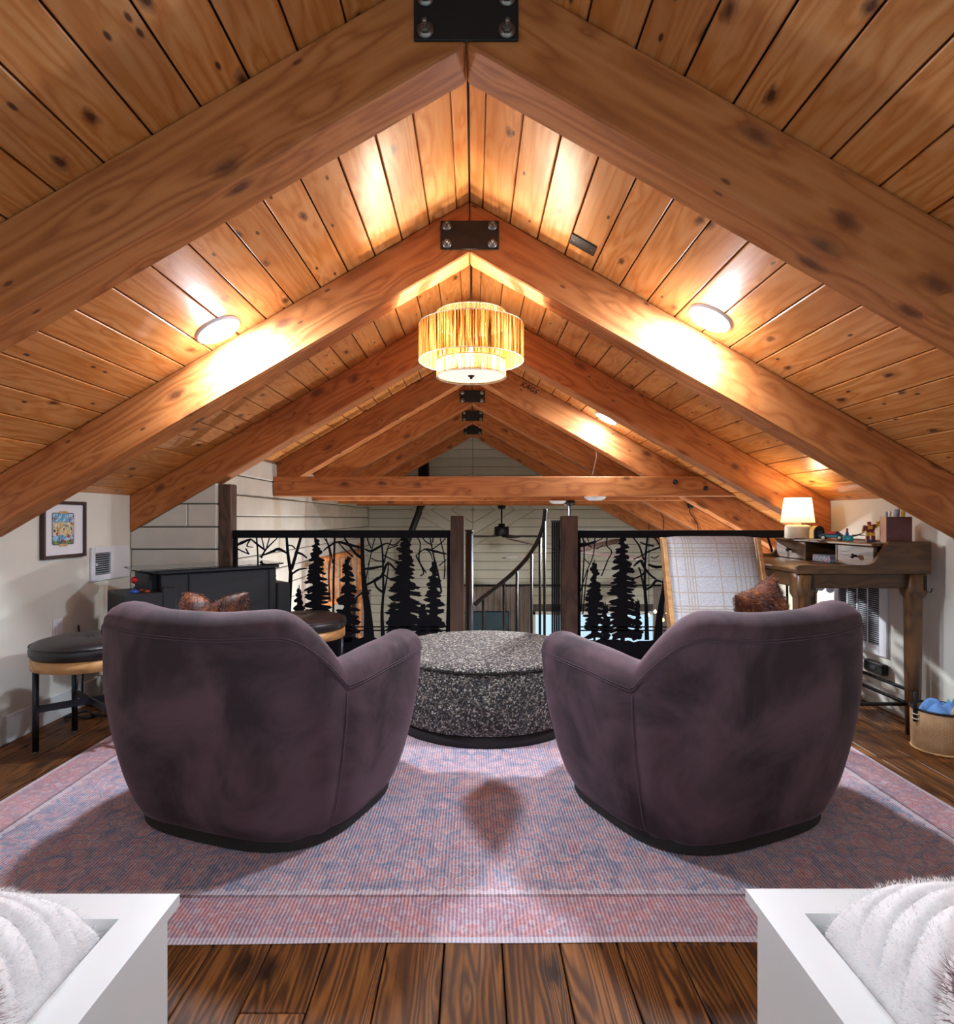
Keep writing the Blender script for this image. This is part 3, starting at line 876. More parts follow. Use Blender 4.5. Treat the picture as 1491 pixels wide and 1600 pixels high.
def make_armchair(label):
    t = thing('swivel_armchair', label, 'armchair')
    NP = 96
    rows = []
    for i in range(NP + 1):
        phi = -PM + 2 * PM * i / NP
        sec = resample(chair_section(phi), 46)
        rows.append([(p.x, p.y + 0.0, p.z) for p in sec])
    # rounded arm fronts: a few shrinking end sections
    def shrink(row, f, dy):
        c = sum((Vector(p) for p in row), Vector()) / len(row)
        return [tuple(c + (Vector(p) - c) * f + Vector((0, dy, 0))) for p in row]
    r0, r1 = rows[0], rows[-1]
    rows = [shrink(r0, 0.02, 0.030), shrink(r0, 0.55, 0.028), shrink(r0, 0.86, 0.017)] + rows + [shrink(r1, 0.86, 0.017), shrink(r1, 0.55, 0.028), shrink(r1, 0.02, 0.030)]
    obj('shell', MB().grid(rows), M['velvet'], t)
    # stitched ridges
    def outer_pt(phi, z, off=0.0015):
        ex, ey = superell(phi); s = outer_scale(z, htop(phi)) * (1.0 - 0.018 * math.exp(-((abs(phi) - PC) / R(5)) ** 2))
        return Vector((ex * (A_ * s + off), ey * (B_ * s + off), z))
    for dz in (0.072, 0.080):
        obj('seam', MB().tube([outer_pt(R(a), htop(R(a)) - dz) for a in range(-118, 119, 2)], 0.0017, 5), M['seam'], t)
    for sg in (-1, 1):
        obj('seam', MB().tube([outer_pt(sg * PC, 0.05 + 0.46 * k / 24, 0.0005) for k in range(25)], 0.0024, 5), M['seam'], t)
    # base and seat
    def ring(s, z, n=64, nn=2.6, a=A_, b=B_):
        return [(superell(2 * PI * k / n, nn)[0] * a * s, superell(2 * PI * k / n, nn)[1] * b * s, z) for k in range(n)]
    rows = [ring(0.02, 0.0, nn=3.2), ring(0.755, 0.0, nn=3.2), ring(0.772, 0.004, nn=3.2), ring(0.772, 0.047, nn=3.2), ring(0.76, 0.052, nn=3.2), ring(0.02, 0.052, nn=3.2)]
    obj('plinth', MB().grid(rows, smooth=False, closeu=True), M['plinth'], t)
    sh = lambda row, dy: [(x, y + dy, z) for x, y, z in row]
    rows = [sh(ring(f, z), dy) for f, z, dy in ((0.02, 0.07, 0.05), (0.68, 0.07, 0.05), (0.74, 0.12, 0.05), (0.76, 0.30, 0.08))] 
    rows += [sh(ring(0.76, 0.31), 0.08), sh(ring(0.02, 0.31), 0.08)]
    obj('seat_deck', MB().grid(rows, closeu=True), M['velvet'], t)
    rows = [sh(ring(f, z, nn=3.2), 0.10) for f, z in ((0.02, 0.312), (0.60, 0.312), (0.655, 0.33), (0.67, 0.365), (0.65, 0.40), (0.58, 0.42), (0.3, 0.432), (0.02, 0.435))]
    obj('seat_cushion', MB().grid(rows, closeu=True), M['velvet'], t)
    return t
c1 = make_armchair('plum velvet swivel armchair on the arcade table side, turned toward the ottoman')
c1.location = (-0.765, 2.345, 0.0105); c1.rotation_euler = (0, 0, R(-20))
c2 = copy_tree(c1)
c2['label'] = 'plum velvet swivel armchair on the desk side, in front of the plaid chair'
c2.location = (0.825, 2.335, 0.0105); c2.rotation_euler = (0, 0, R(24))
c1['group'] = c2['group'] = 'plum swivel armchairs'

# ------------------------------------------------------------------ fur
def blades(surf, n, length, width, seed=1, lay=Vector((0, 0, -1)), mixl=0.6):
    """surf: list of (point, normal) to sample; returns a mesh builder of thin curved hairs"""
    rnd = random.Random(seed); mb = MB()
    vs, fs = [], []
    for _ in range(n):
        p, nn = rnd.choice(surf)
        p = Vector(p) + Vector((rnd.uniform(-1, 1), rnd.uniform(-1, 1), rnd.uniform(-1, 1))) * 0.006
        d = (Vector(nn) + lay * rnd.uniform(0.2, 1.0) * mixl + Vector((rnd.uniform(-1, 1), rnd.uniform(-1, 1), rnd.uniform(-1, 1))) * 0.35).normalized()
        L = length * rnd.uniform(0.5, 1.15)
        s = d.cross(Vector((rnd.uniform(-1, 1), rnd.uniform(-1, 1), rnd.uniform(-1, 1)))).normalized() * width
        b = len(vs)
        tip = p + d * L + lay * L * 0.25
        vs += [p - s, p + s, tip]; fs.append((b, b + 1, b + 2))
    return mb.add(vs, fs)

def surface_samples(mb, n, seed=2):
    rnd = random.Random(seed)
    tri = []
    acc = 0; cum = []
    for f in mb.f:
        for k in range(1, len(f) - 1):
            a, b, c = (Vector(mb.v[f[0]]), Vector(mb.v[f[k]]), Vector(mb.v[f[k + 1]]))
            nrm = (b - a).cross(c - a); ar = nrm.length
            if ar < 1e-9: continue
            acc += ar; cum.append(acc); tri.append((a, b, c, nrm / ar))
    import bisect
    out = []
    for _ in range(n):
        i = bisect.bisect(cum, rnd.random() * acc); i = min(i, len(tri) - 1)
        a, b, c, nn = tri[i]; u, v = rnd.random(), rnd.random()
        if u + v > 1: u, v = 1 - u, 1 - v
        out.append((a + (b - a) * u + (c - a) * v, nn))
    return out

def cushion(w, h, t, nu=28, nv=28, pinch=0.06, crease=0.0, seed=0):
    """a square pillow standing in the XZ plane, front and back bulging along Y"""
    def pt(u, v, sg):
        k = max(0.0, (1 - abs(u) ** 2.6)) ** 0.55 * max(0.0, (1 - abs(v) ** 2.6)) ** 0.55
        px = u * w / 2 * (1 - pinch * (1 - v * v)); pz = v * h / 2 * (1 - pinch * (1 - u * u))
        if v > 0: pz -= crease * math.exp(-(u / 0.38) ** 2) * v
        bump = 0.010 * noise.noise((u * 2.1 + seed, v * 2.1, sg))
        return (px, sg * (t / 2 * k + bump * k), pz)
    mb = MB()
    for sg in (-1, 1):
        rows = [[pt(-1 + 2 * i / nu, -1 + 2 * j / nv, sg) for i in range(nu + 1)] for j in range(nv + 1)]
        if sg > 0: rows = [r[::-1] for r in rows]
        mb.grid(rows)
    return mb

def fur_pillow(label, loc, rot, w, h, t, crease, seed):
    th = thing('fur_pillow', label, 'pillow', loc, 0, 'brown fur pillows')
    th.rotation_euler = rot
    mb = cushion(w, h, t, crease=crease, seed=seed)
    obj('cover', mb, M['furbrown'], th)
    # outward normals for the samples
    smp = []
    for p, nn in surface_samples(mb, 5000, seed):
        d = Vector((p.x * 0.4, p.y * 3.0, p.z * 0.4))
        if nn.dot(d) < 0: nn = -nn
        smp.append((p, nn))
    obj('fur', blades(smp, 14000, 0.013, 0.0007, seed, Vector((0.5, 0, -0.8)), 1.0), M['furbrown'], th, kind='stuff')
    return th
fur_pillow('brown fur pillow peeking above the armchair beside the arcade table', at(327, 983, 2.39), (R(-16), R(-2), R(-19)), 0.31, 0.29, 0.14, 0.035, 3)
fur_pillow('brown fur pillow peeking above the armchair beside the desk', at(1196, 972, 2.50), (R(-10), R(-12), R(38)), 0.32, 0.32, 0.13, 0.01, 8)

# ------------------------------------------------------------------ ottoman
ot = thing('round_ottoman', 'round speckled grey boucle ottoman between the two armchairs', 'ottoman', (0.058, 3.315, 0.0095))
OR = 0.505
obj('plinth', MB().lathe([(0, 0.0), (OR - 0.018, 0.0), (OR - 0.012, 0.004), (OR - 0.012, 0.05), (OR - 0.02, 0.054), (0, 0.054)], 96), M['plinth'], ot)
obj('side', MB().lathe([(OR - 0.03, 0.055), (OR - 0.006, 0.058), (OR, 0.072), (OR + 0.002, 0.2), (OR, 0.335), (OR - 0.004, 0.347)], 96), M['boucle'], ot)
obj('top', MB().lathe([(OR - 0.004, 0.3485), (OR + 0.001, 0.355), (OR - 0.012, 0.366), (OR - 0.05, 0.372), (OR - 0.2, 0.376), (0, 0.378)], 96), M['boucle'], ot)
obj('piping', MB().tube([((OR + 0.0005) * math.cos(2 * PI * k / 96), (OR + 0.0005) * math.sin(2 * PI * k / 96), 0.348) for k in range(96)], 0.003, 6, closed=True), M['gap'], ot)

# ------------------------------------------------------------------ beds in the foreground
def make_bed(sg, x_in, x_out, y0, y1, ztop, label):
    """sg = +1: the visible corner points toward +X"""
    t = thing('bed_frame', label, 'bed', ((x_in + x_out) / 2, (y0 + y1) / 2, 0.0), 0, 'white bed frames')
    L = lambda x, y, z: (x - t.location.x, y - t.location.y, z)
    a, b = min(x_in, x_out), max(x_in, x_out)
    def bb(name, X0, X1, Y0, Y1, Z0, Z1, bev=0.0025):
        c = ((X0 + X1) / 2, (Y0 + Y1) / 2, (Z0 + Z1) / 2)
        return obj(name, MB().box((0, 0, 0), (X1 - X0, Y1 - Y0, Z1 - Z0)), M['white'], t, bev, loc=L(*c))
    rw, ov, th = 0.069, 0.014, 0.020
    # top rails with mitred corners
    z0, z1 = ztop - th, ztop
    cx_, cy_ = t.location.x, t.location.y
    ro = [(a - cx_, y0 - cy_), (b - cx_, y0 - cy_), (b - cx_, y1 - cy_), (a - cx_, y1 - cy_)]
    ri = [(a + rw - cx_, y0 + rw - cy_), (b - rw - cx_, y0 + rw - cy_), (b - rw - cx_, y1 - rw - cy_), (a + rw - cx_, y1 - rw - cy_)]
    obj('top_rim', MB().grid([[(p[0], p[1], z) for p in r] for r, z in ((ro, z0), (ro, z1), (ri, z1), (ri, z0), (ro, z0))], smooth=False, closeu=True), M['white'], t, 0.0)
    bb('side_panel', a + ov, a + ov + 0.02, y0 + ov, y1 - ov, 0.0, z0)
    bb('side_panel', b - ov - 0.02, b - ov, y0 + ov, y1 - ov, 0.0, z0)
    bb('end_panel', a + ov + 0.02, b - ov - 0.02, y1 - ov - 0.02, y1 - ov, 0.0, z0)
    bb('end_panel', a + ov + 0.02, b - ov - 0.02, y0 + ov, y0 + ov + 0.02, 0.0, z0)
    # inner lining and slatted base under the bedding
    bb('lining', a + rw - 0.012, a + rw - 0.001, y0 + rw, y1 - rw, 0.12, z0)
    bb('lining', b - rw + 0.001, b - rw + 0.012, y0 + rw, y1 - rw, 0.12, z0)
    bb('lining', a + rw, b - rw, y1 - rw + 0.001, y1 - rw + 0.012, 0.12, z0)
    bb('mattress', a + rw + 0.004, b - rw - 0.004, y0 + rw + 0.004, y1 - rw - 0.004, 0.13, ztop - 0.055, 0.012)
    return t
ZB = 0.398
make_bed(1, -0.527, -1.42, -1.05, 1.10, ZB, 'white bed frame at the picture-wall side, its corner nearest the rug')
make_bed(-1, 0.488, 1.40, -1.05, 1.105, ZB + 0.006, 'white bed frame at the desk side, its corner nearest the rug')

# ribbed white fur pillows lying in the bed corners
def ribbed_pillow(label, loc, hx, hy, h, rc, seed):
    """rc: point (local) round which the ribs curve"""
    th = thing('ribbed_pillow', label, 'pillow', loc, 0, 'white ribbed fur pillows')
    nu, nv = 120, 110
    def pt(u, v, top):
        k = max(0.0, 1 - abs(u) ** 4.0) ** 0.5 * max(0.0, 1 - abs(v) ** 4.0) ** 0.5
        x = u * hx * (1 - 0.06 * v * v); y = v * hy * (1 - 0.06 * u * u)
        d = math.hypot(x - rc[0], y - rc[1]) + 0.012 * noise.noise((x * 9, y * 9, seed))
        rib = abs(math.sin(PI * d / 0.040)) ** 0.32
        z = (h * (0.25 + 0.75 * k) if k > 0 else h * 0.25) + 0.020 * (rib - 0.85) * min(1, k * 2.2) if top else -0.02 * k
        return (x, y, z + 0.008 * noise.noise((u * 3, v * 3, seed)))
    mb = MB()
    mb.grid([[pt(-1 + 2 * i / nu, -1 + 2 * j / nv, True) for i in range(nu + 1)] for j in range(nv + 1)])
    smp = [(p, n if n.z > 0 else -n) for p, n in surface_samples(mb, 16000, seed)]
    e = []
    for j in range(31): e.append([pt(-1 + 2 * i / 40, -1 + 2 * j / 30, False) for i in range(40, -1, -1)])
    mb.grid(e)
    # side band between the two faces
    loop = [(-1 + i / 20, -1) for i in range(40)] + [(1, -1 + i / 20) for i in range(40)] + [(1 - i / 20, 1) for i in range(40)] + [(-1, 1 - i / 20) for i in range(40)]
    mb.grid([[pt(u, v, False) for u, v in loop], [pt(u, v, True) for u, v in loop]], closeu=True)
    obj('cover', mb, M['furwhite'], th)
    obj('fur', blades(smp, 30000, 0.007, 0.0005, seed, Vector((0.3, 0.2, -0.3)), 1.0), M['furwhite'], th, kind='stuff')
    return th
ribbed_pillow('white ribbed fur pillow in the bed at the picture-wall side', (-0.818, 0.80, ZB - 0.053), 0.219, 0.216, 0.165, (0.10, -0.15), 1)
ribbed_pillow('white ribbed fur pillow in the bed at the desk side', (0.800, 0.80, ZB - 0.047), 0.240, 0.218, 0.172, (-0.04, -0.19), 2)

def throw(label, loc, sx, sy, h, seed):
    th = thing('fur_throw', label, 'throw blanket', loc, 0, 'mauve fur throws')
    rows = []
    n = 36
    for j in range(n + 1):
        row = []
        for i in range(n + 1):
            u, v = -1 + 2 * i / n, -1 + 2 * j / n
            k = max(0.0, 1 - abs(u) ** 3) * max(0.0, 1 - abs(v) ** 3)
            row.append((u * sx, v * sy, h * k ** 0.5 + 0.02 * noise.noise((u * 2 + seed, v * 2, 0)) * k))
        rows.append(row)
    mb = MB().grid(rows)
    smp = [(p, n if n.z > 0 else -n) for p, n in surface_samples(mb, 6000, seed)]
    obj('cover', mb, M['furmauve'], th)
    obj('fur', blades(smp, 12000, 0.018, 0.0008, seed, Vector((0.2, 0.4, -0.2)), 0.7), M['furmauve'], th, kind='stuff')
    return th
throw('mauve fur throw lying on the bed at the picture-wall side', (-0.735, 0.675, ZB - 0.052), 0.13, 0.165, 0.222, 4)
throw('mauve fur throw lying on the bed at the desk side', (0.705, 0.66, ZB - 0.046), 0.135, 0.165, 0.226, 6)

# ------------------------------------------------------------------ pendant
PX, PY = -0.014, 2.97
pd = thing('pendant_lamp', 'lit three-tier raffia drum pendant hanging from the ridge', 'pendant lamp', (PX, PY, RZ - 0.012))
rr = RZ - 0.012
def drum(name, rad, z0, z1, mat):
    mb = MB()
    mb.lathe([(rad - 0.003, z0 - rr), (rad, z0 - rr), (rad, z1 - rr), (rad - 0.003, z1 - rr), (rad - 0.003, z0 - rr)], 96)
    o = obj(name, mb, mat, pd)
    for z in (z0, z1):
        obj('rim', MB().tube([((rad - 0.001) * math.cos(2 * PI * k / 64), (rad - 0.001) * math.sin(2 * PI * k / 64), z - rr) for k in range(64)], 0.0025, 6, closed=True), M['cream'], o)
    return o
drum('drum_shade', 0.254, 1.830, 1.998, M['raffia'])
drum('upper_drum', 0.168, 2.000, 2.058, M['raffia2'])
drum('lower_drum', 0.168, 1.752, 1.828, M['raffia2'])
obj('diffuser', MB().lathe([(0.0, 1.760 - rr), (0.164, 1.760 - rr), (0.164, 1.764 - rr), (0, 1.764 - rr)], 64), M['diffuser'], pd)
obj('finial', MB().lathe([(0, 1.742 - rr), (0.005, 1.744 - rr), (0.008, 1.751 - rr), (0.016, 1.757 - rr), (0.018, 1.760 - rr)], 20), M['frame'], pd)
obj('rod', MB().tube([(0, 0, 1.764 - rr), (0, 0, -0.03)], 0.006, 10), M['black'], pd)
obj('canopy', MB().lathe([(0, -0.045), (0.05, -0.042), (0.06, -0.03), (0.06, 0.0), (0, 0.0)], 32), M['black'], pd)
obj('spider', MB().tube([(-0.25, 0, 1.99 - rr), (0.25, 0, 1.99 - rr)], 0.003, 6).tube([(0, -0.25, 1.99 - rr), (0, 0.25, 1.99 - rr)], 0.003, 6), M['black'], pd)
def point(name, parent, loc, watts, col, rad):
    l = bpy.data.lights.new(name, 'POINT'); l.energy = watts; l.color = col; l.shadow_soft_size = rad
    o = bpy.data.objects.new(name, l); C.objects.link(o); o.parent = parent; o.location = loc
    return o
for k in range(3):
    a = 2 * PI * k / 3 + 0.5
    bl = obj('bulb', MB().lathe([(0, -0.035), (0.018, -0.03), (0.028, -0.01), (0.026, 0.012), (0.014, 0.035), (0.012, 0.05), (0, 0.05)], 20), M['bulbglow'], pd, loc=(0.085 * math.cos(a), 0.085 * math.sin(a), 1.805 - rr))
    point('bulb_light', pd, (0.085 * math.cos(a), 0.085 * math.sin(a), 1.865 - rr), P_PENDANT, (1.0, 0.86, 0.64), 0.025)
# ------------------------------------------------------------------ railing with cut-steel forest panels
YP = 4.06
FP = FPX / YP
def T(px, py): return ((px - CX) / FP, CAMZ - (py - CY) / FP)
PTH = 0.006
rt = random.Random(21)
def strip(mb, pts, ws, y):
    """flat steel strip along 2-D points"""
    n = len(pts); P = [Vector((p[0], p[1])) for p in pts]
    l, r = [], []; hh = PTH / 2 * rt.uniform(0.55, 1.0)
    for i in range(n):
        d = P[min(i + 1, n - 1)] - P[max(i - 1, 0)]; d = d.normalized() if d.length > 1e-9 else Vector((0, 1))
        nn = Vector((-d.y, d.x)); w = (ws[i] if isinstance(ws, (list, tuple)) else ws) / 2
        l.append(P[i] + nn * w); r.append(P[i] - nn * w)
    for i in range(n - 1):
        mb.prism([l[i], l[i + 1], r[i + 1], r[i]], lambda p, k: (p[0], y + (hh if k else -hh), p[1]))
def conifer(parent, cx, ytop, ybot, hw, y, seed, trunk=1.0):
    rnd = random.Random(seed)
    x0, zt = T(cx, ytop); _, zb = T(cx, ybot); w = hw / FP
    H = zt - zb; n = max(7, int(H / 0.040))
    mb = MB()
    core = []
    # spiky core
    for sg in (1, -1):
        side = []
        for i in range(n + 1):
            t = i / n
            z = zt - H * 0.93 * t
            prof = w * (t ** 0.6) * (1.0 - 0.2 * max(0, t - 0.75) / 0.25)
            side.append((x0 + sg * (prof * 0.44 + 0.002), z - 0.006))
            side.append((x0 + sg * (prof * 0.28 + 0.002), z - H / n * 0.5))
        core.append(side)
    poly = [(x0, zt)] + core[0] + core[1][::-1]
    mb.prism(poly, lambda p, k: (p[0], y + (PTH / 2 if k else -PTH / 2), p[1]))
    for i in range(1, n + 1):
        t = i / n
        prof = w * (t ** 0.6) * (1.0 - 0.25 * max(0, t - 0.8) / 0.2)
        for sg in (1, -1):
            for q in range(2):
                z = zt - H * 0.93 * t + rnd.uniform(-0.4, 0.4) * H / n
                L = prof * rnd.uniform(0.75, 1.25)
                dr = rnd.uniform(-0.15, 0.35) * L
                th = rnd.uniform(0.6, 1.0) * min(H / n, 0.030)
                pts = [(x0, z + 0.008), (x0 + sg * L * 0.5, z - dr * 0.3), (x0 + sg * L * 0.85, z - dr * 0.8 + rnd.uniform(-0.003, 0.003)), (x0 + sg * L, z - dr * rnd.uniform(0.5, 1.1))]
                strip(mb, pts, [th * 1.3, th, th * 0.75, 0.002], y)
    strip(mb, [(x0, zt), (x0, zb)], [0.003, 0.022 * trunk], y)
    return obj('conifer', mb, M['laser'], parent)
def tree(parent, lines, y):
    mb = MB()
    for pts, w in lines:
        P = [T(*p) for p in pts]
        W_ = [(x / FP) for x in w] if isinstance(w, (list, tuple)) else w / FP
        if len(P) > 2:                 # soften the joints
            Q = []; WW = []
            for i in range(len(P) - 1):
                for k in range(4):
                    t = k / 4
                    p0, p1, p2, p3 = P[max(i - 1, 0)], P[i], P[i + 1], P[min(i + 2, len(P) - 1)]
                    Q.append(tuple(0.5 * ((2 * p1[a]) + (-p0[a] + p2[a]) * t + (2 * p0[a] - 5 * p1[a] + 4 * p2[a] - p3[a]) * t * t + (-p0[a] + 3 * p1[a] - 3 * p2[a] + p3[a]) * t ** 3) for a in (0, 1)))
                    if isinstance(W_, list): WW.append(W_[i] + (W_[i + 1] - W_[i]) * t)
            Q.append(P[-1])
            if isinstance(W_, list): WW.append(W_[-1]); W_ = WW
            P = Q
        strip(mb, P, W_, y)
    return obj('bare_tree', mb, M['laser'], parent)

def panel(label, x0, x1, tint=None):
    t = thing('forest_railing', label, 'railing', ((x0 + x1) / 2, YP, 0.0))
    t['group'] = 'forest railing panels'
    return t
zr1 = T(0, 828.5)[1]; zr0 = T(0, 840.5)[1]
def rail_frame(t, x0, x1):
    dx = t.location.x
    obj('top_rail', MB().box((0, 0, 0), (x1 - x0, 0.045, zr1 - zr0)), M['laser'], t, 0.003, loc=((x0 + x1) / 2 - dx, 0, (zr0 + zr1) / 2))
    for x in (x0 + 0.011, x1 - 0.011):
        obj('side_bar', MB().box((0, 0, 0), (0.022, 0.022, zr0 - 0.10)), M['laser'], t, 0.002, loc=(x - dx, 0, (zr0 + 0.10) / 2))
    for z in (T(0, 979.5)[1], T(0, 985)[1]):
        obj('bottom_bar', MB().box((0, 0, 0), (x1 - x0 - 0.04, 0.006, 0.008)), M['laser'], t, loc=((x0 + x1) / 2 - dx, 0, z))
    obj('bottom_rail', MB().box((0, 0, 0), (x1 - x0, 0.03, 0.04)), M['laser'], t, 0.002, loc=((x0 + x1) / 2 - dx, 0, 0.10))
    # silhouette of the ground
    rnd = random.Random(int(x0 * 100))
    top = []
    n = 40
    for i in range(n + 1):
        x = x0 + 0.02 + (x1 - x0 - 0.04) * i / n
        top.append((x - dx, T(0, 1000 + 9 * noise.noise((x * 4, 1.7, 0)) + rnd.uniform(-2, 2))[1]))
    poly = top + [(x1 - 0.02 - dx, 0.10), (x0 + 0.02 - dx, 0.10)]
    obj('ground_edge', MB().prism(poly, lambda p, k: (p[0], PTH / 2 * (1 if k else -1), p[1])), M['laser'], t)

lx0, lx1 = T(366, 0)[0], T(704, 0)[0]
lp = panel('black steel forest railing panel behind the arcade table', lx0, lx1)
rail_frame(lp, lx0, lx1)
# parts are given in world x, so shift them to the panel's origin
def on(parent, fn, *a):
    o = fn(parent, *a); o.location.x = -parent.location.x; return o
for c in ((494.5, 838, 1002, 25, 1), (543, 868, 1008, 22, 2), (632.5, 834, 1002, 31, 3), (678, 874, 1004, 20, 4), (614, 938, 990, 11, 5), (661, 942, 996, 13, 6), (467.5, 914, 1000, 13, 7), (428.5, 897, 1000, 11, 8), (395, 930, 1000, 12, 9)):
    on(lp, conifer, c[0], c[1], c[2], c[3], 0.0, c[4], 1.4 if c[3] > 20 else 0.6)
on(lp, tree, [([(451, 1008), (452, 950), (454.5, 895)], [7.5, 6, 6]), ([(454.5, 897), (450, 865), (448, 840)], [5, 4.5, 3.5]), ([(455.5, 890), (463, 865), (470, 840)], [5, 4.5, 4]),
    ([(456, 897), (467, 890), (480, 888)], [3, 3, 1.5]), ([(449, 865), (436, 858), (425, 862), (405, 870)], [2, 5, 4, 1.5]), ([(461, 862), (472, 866), (480, 872)], [4, 3, 2]), ([(451, 852), (457, 853), (462, 858)], [2, 2, 2])], 0.0)
on(lp, tree, [([(403, 905), (403, 870), (401, 840)], 2.2), ([(408, 872), (416, 858), (433, 841)], [3, 2.5, 1.5]), ([(416, 858), (421, 841)], 1.6), ([(413, 858), (409, 840)], 1.6),
    ([(366, 854), (378, 848), (392, 842)], [1.5, 5, 2]), ([(366, 855), (380, 862), (390, 866)], [2, 2, 1.5]), ([(392, 842), (386, 853), (396, 855)], [2, 2, 1]), ([(392, 842), (404, 852), (415, 860)], [2, 3, 2.5]), ([(384, 857), (389, 866)], 2)], 0.0)
on(lp, tree, [([(521, 1000), (521, 920), (522, 880), (523, 840)], 3), ([(520, 880), (515, 855), (507, 841)], [2, 1.8, 1.5]), ([(516, 940), (514, 900), (516, 870), (510, 841)], 1.6), ([(505, 861), (515, 853), (528, 847), (545, 851), (566, 856)], [1.5, 3, 3, 5, 3]), ([(528, 847), (540, 860), (552, 870)], [2, 2, 2]), ([(545, 851), (538, 841)], 2)], 0.0)
on(lp, tree, [([(577, 1012), (575, 960), (570, 920), (567, 880), (566, 838)], [20, 12, 8.5, 6, 6]), ([(567, 872), (556, 865), (541, 845), (539, 840)], [6, 4, 3, 2]), ([(570, 858), (580, 861), (590, 856), (604, 849), (615, 852), (624, 846), (628, 840)], [2, 4, 4, 2, 2, 2, 1.5]), ([(568, 889), (580, 888), (597, 885)], [3, 4.5, 3]),
    ([(571, 915), (582, 909), (592, 902)], [3, 4, 4]), ([(568, 925), (555, 935), (548, 942)], [3, 2.5, 1.5]), ([(573, 930), (577, 926)], 3), ([(572, 905), (577, 880), (582, 855), (586, 841)], 1.6), ([(580, 857), (575, 845), (574, 840)], 1.8)], 0.0)
on(lp, tree, [([(599, 1005), (597, 960), (599, 925), (598.5, 880), (597, 855), (594, 840)], [7, 5, 3.5, 3, 2.5, 1.8]), ([(600, 928), (606, 895), (607, 878)], [3, 2, 2]), ([(600, 880), (605, 860), (612, 843)], [2.5, 2, 1.5]), ([(598, 925), (589, 918), (585, 908)], [4, 3, 3]), ([(585, 909), (597, 899), (606, 880), (620, 892)], [3, 4.5, 4, 2.5]),
    ([(599, 897), (610, 905), (622, 909)], [2, 2.5, 1.5]), ([(597, 866), (612, 874), (622, 877)], [2, 2, 1.5]), ([(597, 877), (588, 876), (580, 872)], 1.6), ([(604, 858), (613, 855), (622, 852)], 1.8)], 0.0)
on(lp, tree, [([(690, 925), (684, 893), (678, 870), (672, 840)], [3, 2.8, 2.5, 1.8]), ([(657, 900), (662, 893), (650, 868)], 2.2), ([(666, 895), (655, 875), (657, 850), (652, 840)], [2, 2, 2, 1.5]), ([(686, 884), (698, 874)], [2, 1.5]), ([(676, 858), (690, 848), (696, 841)], 1.8), ([(676, 852), (665, 846), (661, 840)], 1.8),
    ([(650, 868), (664, 858), (678, 861), (698, 866)], [1.5, 2, 4, 2]), ([(694, 905), (695, 875), (688, 841)], 1.8), ([(664, 858), (672, 863), (676, 875)], [2, 2, 1]), ([(676, 848), (677, 840)], 2), ([(700, 1000), (701, 910), (700, 860)], [8, 4, 1.5])], 0.0)

rx0, rx1 = T(902, 0)[0], 2.14
rp = panel('black steel forest railing panel behind the plaid chair', rx0, rx1)
rail_frame(rp, rx0, rx1)
for c in ((929, 874, 1000, 18, 11), (973, 832, 1004, 29, 12), (946, 940, 1000, 10, 13), (996, 935, 998, 10, 14), (1092, 862, 1004, 24, 15), (1150, 838, 1004, 28, 16), (1190, 880, 1004, 20, 17)):
    on(rp, conifer, c[0], c[1], c[2], c[3], 0.0, c[4], 1.4 if c[3] > 20 else 0.7)
on(rp, tree, [([(1011, 1000), (1010, 950), (1008, 922), (1008, 880), (1012, 838)], [7, 5.5, 4.5, 3.5, 3]), ([(1007, 922), (1000, 890), (997, 888)], [3, 2.5, 2]), ([(1006, 875), (1000, 855), (992, 843), (988, 838)], [3, 2.5, 2, 1.8]), ([(990, 874), (1003, 868), (1013, 862), (1026, 857), (1036, 854)], [2, 2, 3, 3, 2]),
    ([(990, 885), (1001, 876), (1006, 885), (1015, 897), (1025, 905)], [2, 5, 4, 3, 3]), ([(1013, 882), (1025, 886), (1038, 885)], [3, 5, 3]), ([(1008, 922), (1018, 916), (1026, 907), (1038, 911)], [3, 4, 4, 2]), ([(988, 905), (1000, 900), (1008, 894)], [1.5, 3, 3]), ([(1000, 847), (1010, 851), (1022, 853)], [2, 3, 3]), ([(1017, 870), (1023, 872), (1030, 868)], 1.6)], 0.0)
on(rp, tree, [([(1028, 1004), (1031, 960), (1038, 915), (1038, 880), (1032, 855), (1022, 838)], [15, 10, 7, 4, 2.5, 2]), ([(1032, 855), (1030, 840)], 1.8), ([(1036, 880), (1046, 868), (1050, 840)], [3, 3, 3]), ([(1038, 905), (1062, 890), (1075, 870)], [4, 3, 2])], 0.0)
on(rp, tree, [([(908, 955), (911, 900), (913, 862), (911, 838)], [1.6, 2, 2, 1.6]), ([(907, 925), (916, 895), (927, 868), (930, 838)], [1.5, 1.5, 1.5, 2]), ([(905, 852), (918, 850), (932, 846)], [8, 5, 3]), ([(910, 841), (917, 850), (925, 855)], 1.8), ([(940, 900), (950, 875), (956, 862), (948, 852), (949, 840)], 1.8), ([(932, 846), (940, 842), (943, 837)], 1.6), ([(912, 872), (922, 882)], 1.5), ([(932, 858), (942, 852)], 1.8), ([(911, 960), (915, 915), (919, 890)], 1.6), ([(920, 846), (917, 838)], 1.6)], 0.0)
